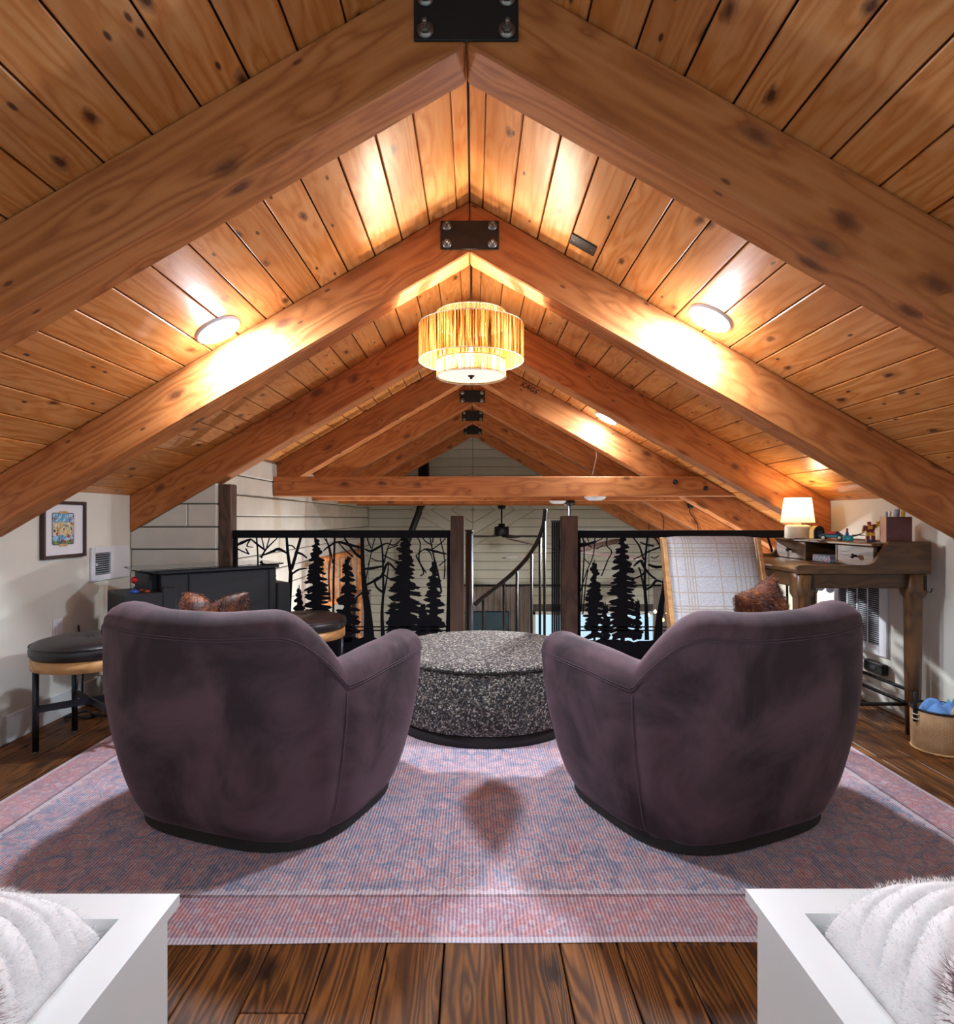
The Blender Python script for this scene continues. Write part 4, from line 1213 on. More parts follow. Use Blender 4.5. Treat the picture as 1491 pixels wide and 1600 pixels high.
on(rp, tree, [([(1120, 1004), (1120, 940), (1117, 880), (1112, 840)], [8, 5, 4, 3]), ([(1117, 880), (1130, 860), (1136, 840)], 3), ([(1170, 920), (1168, 860), (1170, 840)], 2.5), ([(1204, 1004), (1206, 940), (1210, 880), (1200, 840)], [8, 5, 4, 3]), ([(1210, 870), (1222, 853), (1232, 841)], [4, 3, 2]), ([(1222, 853), (1212, 840)], 2), ([(1232, 1000), (1230, 880), (1238, 846), (1242, 840)], [4, 3, 3, 2]), ([(1238, 850), (1248, 842)], 2), ([(1060, 900), (1062, 860), (1056, 840)], 2.2)], 0.0)

# posts
def post(label, x0, x1, y0, y1, ztop):
    t = thing('railing_post', label, 'post', ((x0 + x1) / 2, (y0 + y1) / 2, 0))
    h = ztop
    grainbox('shaft', (h, x1 - x0, y1 - y0), M['post'], t, (0, 0, h / 2), (0, -PI / 2, PI / 2), 0.004)
    return t
post('tall dark wooden railing post against the white timber wall', XLF + 0.003, T(366, 0)[0] - 0.003, YP - 0.05, YP + 0.055, T(0, 757)[1])
post('dark wooden railing post beside the steel stair pole', T(704.5, 0)[0] + 0.001, T(725, 0)[0], YP - 0.045, YP + 0.045, T(0, 806)[1])
post('dark wooden railing post beside the bundle of black bars', T(877, 0)[0], T(901, 0)[0] + 0.001, YP - 0.05, YP + 0.05, T(0, 806)[1])

# spiral stair: pole, curved handrail, balusters and the treads below
FS = FPX / 4.30
def U(px, py, Y=4.30): return at(px, py, Y)
ps = U(733.5, 826)
st = thing('spiral_staircase', 'black steel spiral stair rising through the railing opening', 'staircase', (ps.x, ps.y, -2.6))
def SL(v): return Vector(v) - st.location
obj('pole', MB().tube([(0, 0, 0), (0, 0, ps.z + 2.57)], 0.027, 20), M['blacksteel'], st)
obj('pole_cap', MB().lathe([(0.0, 0), (0.029, 0), (0.029, 0.018), (0.024, 0.022), (0.02, 0.012), (0, 0.012)], 16), M['black'], st, loc=(0, 0, ps.z + 2.57))
rail = [(741, 946), (752, 936), (775, 918), (800, 897), (822, 874), (838, 850), (848, 825), (851, 808), (852, 795)]
ypos = [4.36, 4.40, 4.48, 4.56, 4.62, 4.66, 4.67, 4.66, 4.65]
pts = [U(a, b, y) for (a, b), y in zip(rail, ypos)]
def spline(P, m=6):
    out = []
    for i in range(len(P) - 1):
        p0, p1, p2, p3 = P[max(i - 1, 0)], P[i], P[i + 1], P[min(i + 2, len(P) - 1)]
        for k in range(m):
            t = k / m
            out.append(0.5 * ((2 * p1) + (p2 - p0) * t + (2 * p0 - 5 * p1 + 4 * p2 - p3) * t * t + (3 * p1 - p0 - 3 * p2 + p3) * t ** 3))
    out.append(P[-1]); return out
sp = spline(pts)
obj('handrail', MB().tube([SL(p) for p in sp], 0.016, 12), M['black'], st)
for px, w in ((755, 936), (786, 911), (809, 889), (830, 865), (844, 840), (851, 812)):
    best = min(sp, key=lambda p: abs(CX + p.x * FPX / p.y - px))
    obj('baluster', MB().tube([SL((best.x, best.y, best.z - 0.005)), SL((best.x, best.y, -0.75 if px < 840 else -0.5))], 0.0105, 10), M['black'], st)
for k in range(9):
    a0 = R(30 + 31 * k); z = 2.38 - 0.21 * k
    poly = [(0.03 * math.cos(a0), 0.03 * math.sin(a0)), (0.72 * math.cos(a0), 0.72 * math.sin(a0)), (0.72 * math.cos(a0 - R(31)), 0.72 * math.sin(a0 - R(31))), (0.03 * math.cos(a0 - R(31)), 0.03 * math.sin(a0 - R(31)))]
    obj('tread', MB().prism(poly, lambda p, k2, z=z: (p[0], p[1], z + 0.03 * k2)), M['black'], st)

bb = thing('gate_bars', 'upright bundle of black steel bars with cap beside the wooden post', 'railing', ((T(869, 0)[0]), YP + 0.02, 0))
zt = T(0, 811)[1]
for k in range(4):
    obj('bar', MB().box((0, 0, 0), (0.010, 0.03, zt - 0.02)), M['laser'], bb, 0.002, loc=(-0.0215 + 0.0145 * k, 0.0, (zt - 0.02) / 2))
obj('bar_cap', MB().box((0, 0, 0), (0.058, 0.04, 0.012)), M['blacksteel'], bb, 0.002, loc=(0, 0, zt - 0.014))

# string of lights on the desk-side panel
sl = thing('string_lights', 'glowing warm bulbs on a cord hung behind the railing panel', 'string lights', (1.2, YP + 0.012, 0.40))
bp = [(984, 968), (1013, 961), (1024, 956), (1036, 969), (1043, 958)]
SLv = lambda v: Vector(v) - sl.location
cord = [at(965, 984, YP + 0.012)] + [at(a, b - 4, YP + 0.016) for a, b in bp] + [at(1080, 984, YP + 0.012)]
obj('cord', MB().tube([SLv(p) for p in spline(cord, 5)], 0.0015, 6), M['black'], sl)
for a, b in bp:
    o = obj('bulb', MB().lathe([(0, -0.010), (0.007, -0.007), (0.010, 0.0), (0.007, 0.008), (0.004, 0.013), (0, 0.014)], 14), M['bulbglow'], sl, loc=SLv(at(a, b, YP + 0.016)))

# ------------------------------------------------------------------ arcade table
N0 = Vector((-1.735, 3.21, 0.0095)); ang = math.atan2(0.556, 0.59)
ar = thing('arcade_table', 'black cocktail arcade cabinet with glass top and red joystick', 'arcade machine', N0, ang)
AL, AW, AH = 0.81, 0.40, 0.79
def rrect(x0, x1, y0, y1, r, n=6):
    out = []
    for cx, cy, a in ((x1 - r, y1 - r, 0), (x0 + r, y1 - r, 90), (x0 + r, y0 + r, 180), (x1 - r, y0 + r, 270)):
        for k in range(n + 1):
            t = R(a + 90 * k / n); out.append((cx + r * math.cos(t), cy + r * math.sin(t)))
    return out
obj('glass_top', MB().prism(rrect(0, AL, 0, AW, 0.06), lambda p, k: (p[0], p[1], AH - 0.009 + 0.008 * k)), M['glass'], ar, 0.002)
obj('top_deck', MB().prism(rrect(0.075, AL - 0.035, 0.02, AW - 0.02, 0.02), lambda p, k: (p[0], p[1], AH - 0.030 + 0.019 * k)), M['cabinet'], ar, 0.003)
obj('monitor', MB().bx(0.22, 0.60, 0.07, AW - 0.07, AH - 0.0115, AH - 0.0095), M['screen'], ar)
def boxat(name, x0, x1, y0, y1, z0, z1, mat, parent, bev=0.004):
    return obj(name, MB().box((0, 0, 0), (x1 - x0, y1 - y0, z1 - z0)), mat, parent, bev, loc=((x0 + x1) / 2, (y0 + y1) / 2, (z0 + z1) / 2))
boxat('body', 0.105, AL - 0.05, 0.045, AW - 0.045, 0.0, AH - 0.031, M['cabinet'], ar)
boxat('side_panel', 0.06, 0.105, 0.10, AW - 0.03, 0.0, AH - 0.031, M['cabinet'], ar)
boxat('corner_strip', 0.245, 0.255, 0.040, 0.0445, 0.0, AH - 0.035, M['blacksteel'], ar, 0.001)
boxat('corner_strip', AL - 0.098, AL - 0.088, 0.040, 0.0445, 0.0, AH - 0.035, M['blacksteel'], ar, 0.001)
cpz = 0.665
boxat('control_box', -0.085, 0.17, 0.01, AW - 0.06, 0.42, cpz, M['cabinet'], ar, 0.006)
boxat('control_box', AL - 0.05, AL + 0.035, 0.03, AW - 0.05, 0.42, cpz, M['cabinet'], ar, 0.008)
boxat('cheek', 0.10, 0.175, 0.005, 0.044, 0.42, AH - 0.10, M['cabinet'], ar, 0.008)
js = obj('joystick', MB().lathe([(0, 0), (0.0045, 0), (0.0045, 0.045), (0, 0.045)], 12), M['steel'], ar, loc=(-0.012, 0.10, cpz + 0.012))
obj('ball', MB().lathe([(0.018 * math.sin(PI * k / 10), -0.018 * math.cos(PI * k / 10)) for k in range(11)], 20), M['redplastic'], js, loc=(0, 0, 0.055))
obj('collar', MB().lathe([(0, -0.013), (0.024, -0.013), (0.024, -0.004), (0.012, 0.004), (0, 0.004)], 20), M['blueplastic'], js)
for bx_, by_ in ((0.045, 0.075), (0.062, 0.115), (0.04, 0.15)):
    obj('button', MB().lathe([(0, 0), (0.013, 0), (0.013, 0.006), (0.010, 0.009), (0, 0.009)], 18), M['orangeplastic'], ar, loc=(bx_, by_, cpz + 0.0005))

# ------------------------------------------------------------------ stools
def make_stool(label):
    t = thing('round_stool', label, 'stool')
    r = 0.242
    obj('cushion', MB().lathe([(0, 0.43), (r - 0.012, 0.43), (r - 0.002, 0.442), (r, 0.46), (r - 0.004, 0.478), (r - 0.02, 0.492), (r - 0.06, 0.502), (0.12, 0.510), (0.03, 0.506), (0.012, 0.499), (0, 0.497)], 64), M['leather'], t)
    obj('piping', MB().tube([((r - 0.003) * math.cos(2 * PI * k / 64), (r - 0.003) * math.sin(2 * PI * k / 64), 0.481) for k in range(64)], 0.0025, 6, closed=True), M['leather'], t)
    obj('button', MB().lathe([(0, 0.497), (0.012, 0.498), (0.014, 0.502), (0.008, 0.506), (0, 0.507)], 16), M['leather'], t)
    obj('wood_ring', MB().lathe([(0, 0.376), (r - 0.02, 0.376), (r - 0.008, 0.379), (r - 0.006, 0.40), (r - 0.008, 0.427), (r - 0.02, 0.4295), (0, 0.4295)], 64), M['oak'], t)
    for k in range(4):
        a = R((222, 140, 42, -22)[k]); x, y = 0.212 * math.cos(a), 0.212 * math.sin(a)
        lg = obj('leg', MB().tube([(x, y, 0.012), (x, y, 0.40)], 0.0135, 12), M['blacksteel'], t)
        obj('foot', MB().lathe([(0, 0), (0.009, 0), (0.010, 0.012), (0, 0.012)], 12), M['bolt'], lg, loc=(x, y, 0))
    for a in (R(222), R(140)):
        d = Vector((math.cos(a), math.sin(a), 0)); nrm = Vector((-d.y, d.x, 0))
        obj('stretcher', MB().box((0, 0, 0), (0.41, 0.010, 0.032), Matrix((d, nrm, Vector((0, 0, 1)))).transposed()), M['blacksteel'], t, 0.001, loc=(0, 0, 0.20))
    return t
s1 = make_stool('round black leather stool against the wall under the framed picture')
s1.location = (-1.815, 2.905, 0.0095)
s2 = copy_tree(s1); s2['label'] = 'round black leather stool in front of the railing, at arcade table end'
s2.location = (-0.985, 3.55, 0.0095); s2.rotation_euler = (0, 0, R(38))
s1['group'] = s2['group'] = 'round leather stools'
pc = MB().tube(spline([Vector(v) for v in ((-1.70, 3.36, 0.006), (-1.72, 3.30, 0.006), (-1.80, 3.27, 0.02), (-1.86, 3.31, 0.006), (-1.78, 3.36, 0.02), (-1.70, 3.30, 0.02), (-1.60, 3.33, 0.006), (-1.52, 3.30, 0.006))]), 0.007, 8)
tag(obj('extension_lead', pc, M['black'], loc=(-0.33, -0.02, 0.002)), 'black power cord bundled on the floor behind the round stool', 'cord')
pc = MB().tube(spline([Vector(v) for v in ((-2.222, 3.45, 0.47), (-2.20, 3.43, 0.40), (-2.13, 3.36, 0.33), (-2.12, 3.33, 0.25), (-2.16, 3.40, 0.06), (-2.10, 3.46, 0.008), (-1.95, 3.45, 0.008))]), 0.005, 8)
tag(obj('loose_cord', pc, M['black']), 'thin black cord drooping from the wall behind the round stool', 'cord')

# ------------------------------------------------------------------ picture wall
def wall_y(px): return FPX * (-XL) / (CX - px)
ya, yb = wall_y(61), wall_y(129)
za, zb = 0.857, 1.163
pf = thing('picture_frame', 'framed colourful illustrated map print in dark walnut frame', 'picture', (XL + 0.001, (ya + yb) / 2, (za + zb) / 2))
w, h, bt, bd = yb - ya, zb - za, 0.017, 0.024
for name, y, z, dy, dz in (('frame_side', -w / 2 + bt / 2, 0, bt, h), ('frame_side', w / 2 - bt / 2, 0, bt, h), ('frame_rail', 0, h / 2 - bt / 2, w - 2 * bt, bt), ('frame_rail', 0, -h / 2 + bt / 2, w - 2 * bt, bt)):
    obj(name, MB().box((0, 0, 0), (bd, dy, dz)), M['frame'], pf, 0.002, loc=(bd / 2, y, z))
obj('mat_board', MB().box((0, 0, 0), (0.006, w - 2 * bt, h - 2 * bt)), M['mat'], pf, loc=(0.008, 0, 0))
aw, ah = 0.178, 0.172
obj('print_border', MB().prism(rrect(-aw / 2, aw / 2, -ah / 2, ah / 2, 0.012), lambda p, k: (0.0112 + 0.0006 * k, p[0], p[1])), M['navy'], pf, loc=(0, -0.008, 0.004))
obj('print', MB().prism(rrect(-aw / 2 + 0.005, aw / 2 - 0.005, -ah / 2 + 0.005, ah / 2 - 0.005, 0.009), lambda p, k: (0.0120 + 0.0006 * k, p[0], p[1])), M['art'], pf, loc=(0, -0.008, 0.004))
for dz in (0.092, -0.084):
    obj('banner', MB().prism(rrect(-0.035, 0.035, -0.007, 0.007, 0.006), lambda p, k: (0.0128 + 0.0006 * k, p[0], p[1])), M['straw'], pf, loc=(0, -0.008, dz))

def grille(label, x, sg, y0, y1, z0, z1, oy0, oy1, oz0, oz1, nslat, nbars, name='wall_vent', lever=False):
    t = thing(name, label, 'vent', (x, (y0 + y1) / 2, (z0 + z1) / 2))
    Y, Z = t.location.y, t.location.z
    def b(nm, a, c, d, e, th, mat, x0=0.0):
        return obj(nm, MB().box((0, 0, 0), (th, c - a, e - d)), mat, t, min(0.0015, th * 0.3), loc=(sg * (x0 + th / 2), (a + c) / 2 - Y, (d + e) / 2 - Z))
    b('frame_side', y0, oy0, z0, z1, 0.012, M['grille']); b('frame_side', oy1, y1, z0, z1, 0.012, M['grille'])
    b('frame_rail', oy0, oy1, z0, oz0, 0.012, M['grille']); b('frame_rail', oy0, oy1, oz1, z1, 0.012, M['grille'])
    b('duct', oy0, oy1, oz0, oz1, 0.002, M['dark'])
    for k in range(nslat):
        zc = oz0 + (oz1 - oz0) * (k + 0.5) / nslat; hh = (oz1 - oz0) / nslat
        s = obj('slat', MB().box((0, 0, 0), (0.011, oy1 - oy0, 0.0028)), M['slat'], t, loc=(sg * 0.0075, (oy0 + oy1) / 2 - Y, zc - Z))
        s.rotation_euler = (0, sg * R(-18), 0)
    for k in range(1, nbars + 1):
        yc = oy0 + (oy1 - oy0) * k / (nbars + 1)
        b('bar', yc - 0.005, yc + 0.005, oz0, oz1, 0.003, M['grille'], 0.012)
    if lever: b('lever', oy0 - 0.006, oy0 + 0.004, (oz0 + oz1) / 2 - 0.01, (oz0 + oz1) / 2 + 0.005, 0.01, M['grille'], 0.012)
    return t
y0, y1 = wall_y(140), wall_y(199.5)
grille('white wall vent with small louvred opening above the arcade table', XL + 0.001, 1, y0, y1, 0.70, 0.90, wall_y(146), wall_y(170), 0.735, 0.865, 10, 0, lever=True)
yo = wall_y(89.5)
wo = thing('wall_outlet', 'white wall outlet plate just above the round stool', 'outlet', (XL + 0.001, yo, 0.475))
obj('plate', MB().box((0, 0, 0), (0.006, 0.072, 0.115)), M['grille'], wo, 0.003, loc=(0.003, 0, 0))
for dz in (-0.026, 0.026):
    obj('socket', MB().box((0, 0, 0), (0.003, 0.034, 0.036)), M['mat'], wo, 0.001, loc=(0.0072, 0, dz))
# ------------------------------------------------------------------ desk
DX0, DX1, DY0, DY1 = 1.578, 2.235, 3.00, 4.02
dk = thing('writing_desk', 'brown wooden writing desk with drawers and raised gallery by the wall', 'desk', ((DX0 + DX1) / 2, (DY0 + DY1) / 2, 0))
dl = Vector(dk.location)
def db(name, x0, x1, y0, y1, z0, z1, mat=None, bev=0.004, parent=None, along='x'):
    d = {'x': (x1 - x0, y1 - y0, z1 - z0), 'y': (y1 - y0, x1 - x0, z1 - z0), 'z': (z1 - z0, y1 - y0, x1 - x0)}[along]
    rot = {'x': (0, 0, 0), 'y': (0, 0, PI / 2), 'z': (0, -PI / 2, 0)}[along]
    return obj(name, MB().box((0, 0, 0), d), mat or M['walnut'], parent or dk, bev, loc=Vector(((x0 + x1) / 2, (y0 + y1) / 2, (z0 + z1) / 2)) - dl, rot=rot)
ZL, ZRail, ZG = 0.798, 0.842, 0.957
# side galleries: a low front rail that sweeps up to the back
prof = [(DX0, ZL), (DX1, ZL), (DX1, ZG - 0.004), (DX1 - 0.004, ZG), (2.035, ZG), (2.022, ZG - 0.004), (1.952, ZRail + 0.010), (1.935, ZRail + 0.002), (1.92, ZRail), (DX0 + 0.012, ZRail), (DX0 + 0.003, ZRail - 0.004), (DX0, ZRail - 0.012)]
for ys in (DY0, DY1 - 0.022):
    cx = (DX0 + DX1) / 2
    obj('side_gallery', MB().prism(prof, lambda p, k: (p[0] - cx, (0.022 if k else 0.0), p[1])), M['walnut'], dk, 0.002, loc=(0, ys - dl.y, 0))
db('desk_top', DX0 + 0.002, DX1 - 0.002, DY0 + 0.022, DY1 - 0.022, 0.800, 0.822, along='y')
db('back_panel', DX1 - 0.016, DX1 - 0.001, DY0 + 0.022, DY1 - 0.022, 0.822, 0.952, along='y')
HX0 = 1.965
db('hutch_top', HX0 - 0.008, DX1 - 0.016, DY0 + 0.022, DY1 - 0.022, 0.931, 0.945, along='y')
cub0, cub1 = 3.335, 3.655
for yy in (cub0, cub1):
    db('divider', HX0, DX1 - 0.018, yy - 0.008, yy + 0.008, 0.822, 0.931)
for a, b in ((DY0 + 0.026, cub0 - 0.010), (cub1 + 0.010, DY1 - 0.026)):
    dr = db('drawer', HX0 + 0.002, HX0 + 0.022, a, b, 0.826, 0.928, bev=0.002, along='y')
    obj('knob', MB().lathe([(0, 0), (0.006, 0), (0.005, 0.010), (0.012, 0.016), (0.012, 0.024), (0.006, 0.028), (0, 0.028)], 20, M3=Matrix.Rotation(-PI / 2, 3, 'Y')), M['black'], dk, loc=Vector((HX0 + 0.002, (a + b) / 2 - 0.012, 0.877)) - dl)
# aprons and legs
LEG = [(DX0 + 0.045, DY0 + 0.045), (DX1 - 0.06, DY0 + 0.045), (DX0 + 0.045, DY1 - 0.045), (DX1 - 0.06, DY1 - 0.045)]
db('apron', DX0 + 0.07, DX1 - 0.09, DY0 + 0.030, DY0 + 0.052, 0.725, 0.798, along='x')
db('apron', DX0 + 0.07, DX1 - 0.09, DY1 - 0.052, DY1 - 0.030, 0.725, 0.798, along='x')
db('apron', DX0 + 0.028, DX0 + 0.050, DY0 + 0.07, DY1 - 0.07, 0.725, 0.798, along='y')
db('apron', DX1 - 0.06, DX1 - 0.04, DY0 + 0.07, DY1 - 0.07, 0.725, 0.798, along='y')
for lx, ly in LEG:
    mb = MB()
    mb.box((0.36, 0, 0), (0.16, 0.078, 0.078)) if False else None
    # square block at the top, chamfer, then a tapering round leg (local X is the height)
    def rg(s, x, n, rnd):
        out = []
        for k in range(32):
            t = 2 * PI * k / 32; c, sn = math.cos(t), math.sin(t)
            m = (abs(c) ** n + abs(sn) ** n) ** (-1.0 / n)
            out.append((x, s * c * m, s * sn * m))
        return out
    zb_ = 0.0105 if lx < 1.78 else 0.0
    rows = [rg(0.001, zb_, 2, 0), rg(0.031, zb_, 2, 0), rg(0.036, 0.30, 2.1, 0), rg(0.0385, 0.60, 2.2, 0), rg(0.039, 0.675, 2.3, 0), rg(0.0405, 0.69, 8, 0), rg(0.042, 0.70, 16, 0), rg(0.042, 0.798, 16, 0), rg(0.001, 0.798, 16, 0)]
    obj('leg', MB().grid(rows, closeu=True), M['walnut'], dk, loc=Vector((lx, ly, 0)) - dl, rot=(0, -PI / 2, 0))
# metal stretchers and hooks
def bar(name, p, q, r=0.009):
    obj(name, MB().tube([Vector(p) - dl, Vector(q) - dl], r, 10), M['black'], dk)
bar('stretcher', (2.19, 3.05, 0.205), (2.19, 3.97, 0.205))
bar('stretcher', (2.14, 3.05, 0.155), (2.14, 3.97, 0.155))
bar('stretcher', (1.623, 3.045, 0.15), (2.175, 3.045, 0.15))
for hx, hy in ((DX0 + 0.045 + 0.030, DY0 + 0.002), (DX1 - 0.06 + 0.030, DY0 + 0.002)):
    mb = MB().box((hx, hy - 0.001, 0.755), (0.012, 0.004, 0.07))
    mb.tube([(hx, hy - 0.003, 0.73), (hx, hy - 0.012, 0.712), (hx + 0.008, hy - 0.026, 0.712), (hx + 0.010, hy - 0.032, 0.732)], 0.003, 8)
    m2 = MB(); m2.v = [tuple(Vector(v) - dl) for v in mb.v]; m2.f = mb.f; m2.sm = mb.sm
    obj('hook', m2, M['black'], dk)
# things on the desk
lampx = at(1244, 840, 3.82)
tl = thing('table_lamp', 'small lit lamp with white pleated shade on the desk hutch', 'table lamp', (lampx.x, 3.80, 0.9455))
obj('base', MB().lathe([(0, 0), (0.070, 0), (0.073, 0.004), (0.073, 0.070), (0.068, 0.080), (0.05, 0.084), (0, 0.084)], 40), M['cream'], tl)
obj('neck', MB().lathe([(0.020, 0.084), (0.020, 0.115), (0.006, 0.118), (0.006, 0.14)], 24), M['shade'], tl)
sh = []
for z, r in ((0.098, 0.094), (0.252, 0.074)):
    sh.append([((r + (0.0016 if k % 2 else -0.0016)) * math.cos(2 * PI * k / 120), (r + (0.0016 if k % 2 else -0.0016)) * math.sin(2 * PI * k / 120), z) for k in range(120)])
obj('shade', MB().grid(sh, smooth=False, closeu=True), M['shade'], tl)
obj('shade_rim', MB().tube([(0.074 * math.cos(2 * PI * k / 48), 0.074 * math.sin(2 * PI * k / 48), 0.252) for k in range(48)], 0.002, 6, closed=True), M['cream'], tl)
obj('shade_rim', MB().tube([(0.094 * math.cos(2 * PI * k / 48), 0.094 * math.sin(2 * PI * k / 48), 0.098) for k in range(48)], 0.002, 6, closed=True), M['cream'], tl)
obj('bulb', MB().lathe([(0, 0.14), (0.012, 0.142), (0.022, 0.165), (0.024, 0.18), (0.015, 0.198), (0, 0.203)], 20), M['bulbglow'], tl)
obj('spider', MB().tube([(-0.084, 0, 0.14), (0.084, 0, 0.14)], 0.0018, 6), M['bolt'], tl)
point('bulb_light', tl, (0, 0, 0.215), P_DESK, (1.0, 0.74, 0.42), 0.02)

HT = 0.9455
def on_hutch(name, label, cat, px, Y, rotz=0, group=None, z=0.946):
    p = at(px, 840, Y); return thing(name, label, cat, (p.x, Y, z), rotz, group)
tm_ = on_hutch('tape_measure', 'black and yellow tape measure standing beside the table lamp', 'tape measure', 1277, 3.62, R(12))
pr = [(-0.036, 0), (0.036, 0), (0.036, 0.045), (0.030, 0.066), (0.016, 0.078), (-0.006, 0.080), (-0.026, 0.072), (-0.036, 0.05)]
obj('case', MB().prism(pr, lambda p, k: (p[0] * 0.92, -0.012 + 0.038 * k, p[1])), M['yellow'], tm_, 0.003)
obj('grip', MB().prism([(a, b) for a, b in pr], lambda p, k: (p[0], -0.020 + 0.008 * k, p[1])), M['black'], tm_, 0.002)
obj('label_plate', MB().prism(rrect(-0.016, 0.016, 0.02, 0.05, 0.006), lambda p, k: (p[0], -0.0215 + 0.001 * k, p[1])), M['navy'], tm_)
pn = on_hutch('pencil', 'dark pencil lying on the hutch in front of the lamp', 'pencil', 1262, 3.60, R(-55))
obj('shaft', MB().tube([(-0.075, 0, 0.004), (0.065, 0, 0.004)], 0.004, 6, smooth=False), M['frame'], pn)
obj('tip', MB().tube([(0.065, 0, 0.004), (0.08, 0, 0.004)], [0.004, 0.0006], 6), M['oak'], pn)
nb = on_hutch('notebook', 'thin tan notebook lying flat beside the toy car', 'notebook', 1275, 3.49, R(-58))
obj('pages', MB().box((0, 0, 0.003), (0.10, 0.05, 0.004)), M['cotton'], nb)
obj('cover', MB().box((0, 0, 0.0058), (0.105, 0.055, 0.0014)), M['boxwood'], nb)
obj('back_cover', MB().box((0, 0, 0.0006), (0.105, 0.055, 0.0012)), M['frame'], nb)
car = on_hutch('toy_car', 'blue-green toy car with red roof and white wheels', 'toy car', 1300, 3.50, R(-35))
obj('body', MB().prism([(-0.062, 0.014), (0.062, 0.014), (0.064, 0.026), (0.05, 0.034), (-0.05, 0.036), (-0.064, 0.028)], lambda p, k: (p[0], -0.026 + 0.052 * k, p[1])), M['navy'], car, 0.002)
obj('side_stripe', MB().box((0, -0.0275, 0.024), (0.06, 0.002, 0.010)), M['teal'], car)
obj('cabin', MB().prism([(-0.03, 0.035), (0.045, 0.035), (0.025, 0.050), (-0.008, 0.052)], lambda p, k: (p[0], -0.020 + 0.04 * k, p[1])), M['redplastic'], car, 0.002)
obj('windscreen', MB().prism([(0.02, 0.036), (0.05, 0.036), (0.03, 0.0505), (0.022, 0.0515)], lambda p, k: (p[0], -0.0212 + 0.0424 * k, p[1])), M['black'], car)
for wx in (-0.04, 0.04):
    for wy in (-0.027, 0.027):
        wmb = MB().lathe([(0, -0.006), (0.013, -0.006), (0.0145, 0), (0.013, 0.006), (0, 0.006)], 20, M3=Matrix.Rotation(PI / 2, 3, 'X'))
        wh = obj('wheel', wmb, M['black'], car, loc=(wx, wy, 0.0145))
        obj('hub', MB().lathe([(0, -0.0072), (0.009, -0.0072), (0.009, 0.0072), (0, 0.0072)], 16, M3=Matrix.Rotation(PI / 2, 3, 'X')), M['white'], wh)
stn = on_hutch('toy_stand', 'teal brick stand with a tiny blue and red toy figure on top', 'toy', 1325, 3.40, R(-20))
obj('block', MB().box((0, 0, 0.014), (0.046, 0.034, 0.028)), M['teal'], stn, 0.001)
obj('sign', MB().box((-0.002, -0.0175, 0.014), (0.022, 0.001, 0.018)), M['aqua'], stn)
for sx in (-0.012, 0.012):
    obj('stud', MB().lathe([(0, 0.028), (0.0045, 0.028), (0.0045, 0.031), (0, 0.031)], 12), M['teal'], stn, loc=(sx, 0.009, 0))
obj('figure_legs', MB().box((-0.004, -0.004, 0.036), (0.016, 0.009, 0.016)), M['blueplastic'], stn, 0.001)
obj('figure_torso', MB().prism([(-0.010, 0.044), (0.002, 0.044), (0.0005, 0.058), (-0.0085, 0.058)], lambda p, k: (p[0], -0.008 + 0.008 * k, p[1])), M['maroon'], stn)
obj('figure_head', MB().lathe([(0, 0.058), (0.0055, 0.059), (0.0062, 0.064), (0.0055, 0.069), (0, 0.070)], 16), M['maroon'], stn, loc=(-0.004, -0.004, 0))
obj('claw', MB().tube([(0.02, 0, 0.028), (0.04, 0.0, 0.030), (0.055, 0, 0.034)], [0.006, 0.005, 0.003], 8).tube([(0.05, 0, 0.033), (0.068, 0, 0.042), (0.078, 0, 0.048)], [0.003, 0.003, 0.001], 6).tube([(0.05, 0, 0.033), (0.070, 0, 0.032), (0.084, 0, 0.030)], [0.003, 0.003, 0.001], 6), M['black'], stn)
rb = on_hutch('toy_robot', 'red and yellow brick-built toy robot standing with raised arm', 'toy', 1360, 3.245, R(-15))
def rbx(nm, c, d, mat, rot=None): return obj(nm, MB().box((0, 0, 0), d), mat, rb, 0.0015, loc=c, rot=rot or (0, 0, 0))
for sx in (-0.012, 0.013):
    rbx('foot', (sx, -0.004, 0.005), (0.020, 0.034, 0.010), M['navy']); rbx('shin', (sx, 0, 0.021), (0.017, 0.018, 0.024), M['maroon']); rbx('thigh', (sx * 0.9, 0, 0.042), (0.018, 0.019, 0.022), M['yellow'], (0, R(8) * (1 if sx > 0 else -1), 0))
rbx('hips', (0, 0, 0.056), (0.034, 0.022, 0.012), M['maroon']); rbx('torso', (-0.003, 0, 0.074), (0.042, 0.028, 0.028), M['maroon'], (0, R(-10), 0)); rbx('chest_plate', (-0.003, -0.015, 0.076), (0.022, 0.004, 0.018), M['yellow'])
rbx('head', (-0.006, 0, 0.098), (0.017, 0.016, 0.017), M['maroon']); rbx('shoulder', (0.023, 0, 0.084), (0.016, 0.020, 0.018), M['maroon']); rbx('upper_arm', (0.031, -0.004, 0.086), (0.020, 0.013, 0.012), M['yellow'], (0, R(-40), 0)); rbx('forearm', (0.036, -0.006, 0.102), (0.024, 0.015, 0.013), M['yellow'], (0, R(-15), 0))
rbx('lowered_arm', (-0.029, 0, 0.072), (0.013, 0.014, 0.032), M['maroon'], (0, R(12), 0)); rbx('hand', (-0.034, -0.002, 0.052), (0.012, 0.012, 0.012), M['yellow'])
bxp = at(1408, 845, 3.10)
pbx = thing('pencil_box', 'square brown leather pencil box standing at the desk gallery end', 'box', (2.138, 3.115, 0.946), R(-19))
hw = 0.055; hh = 0.132
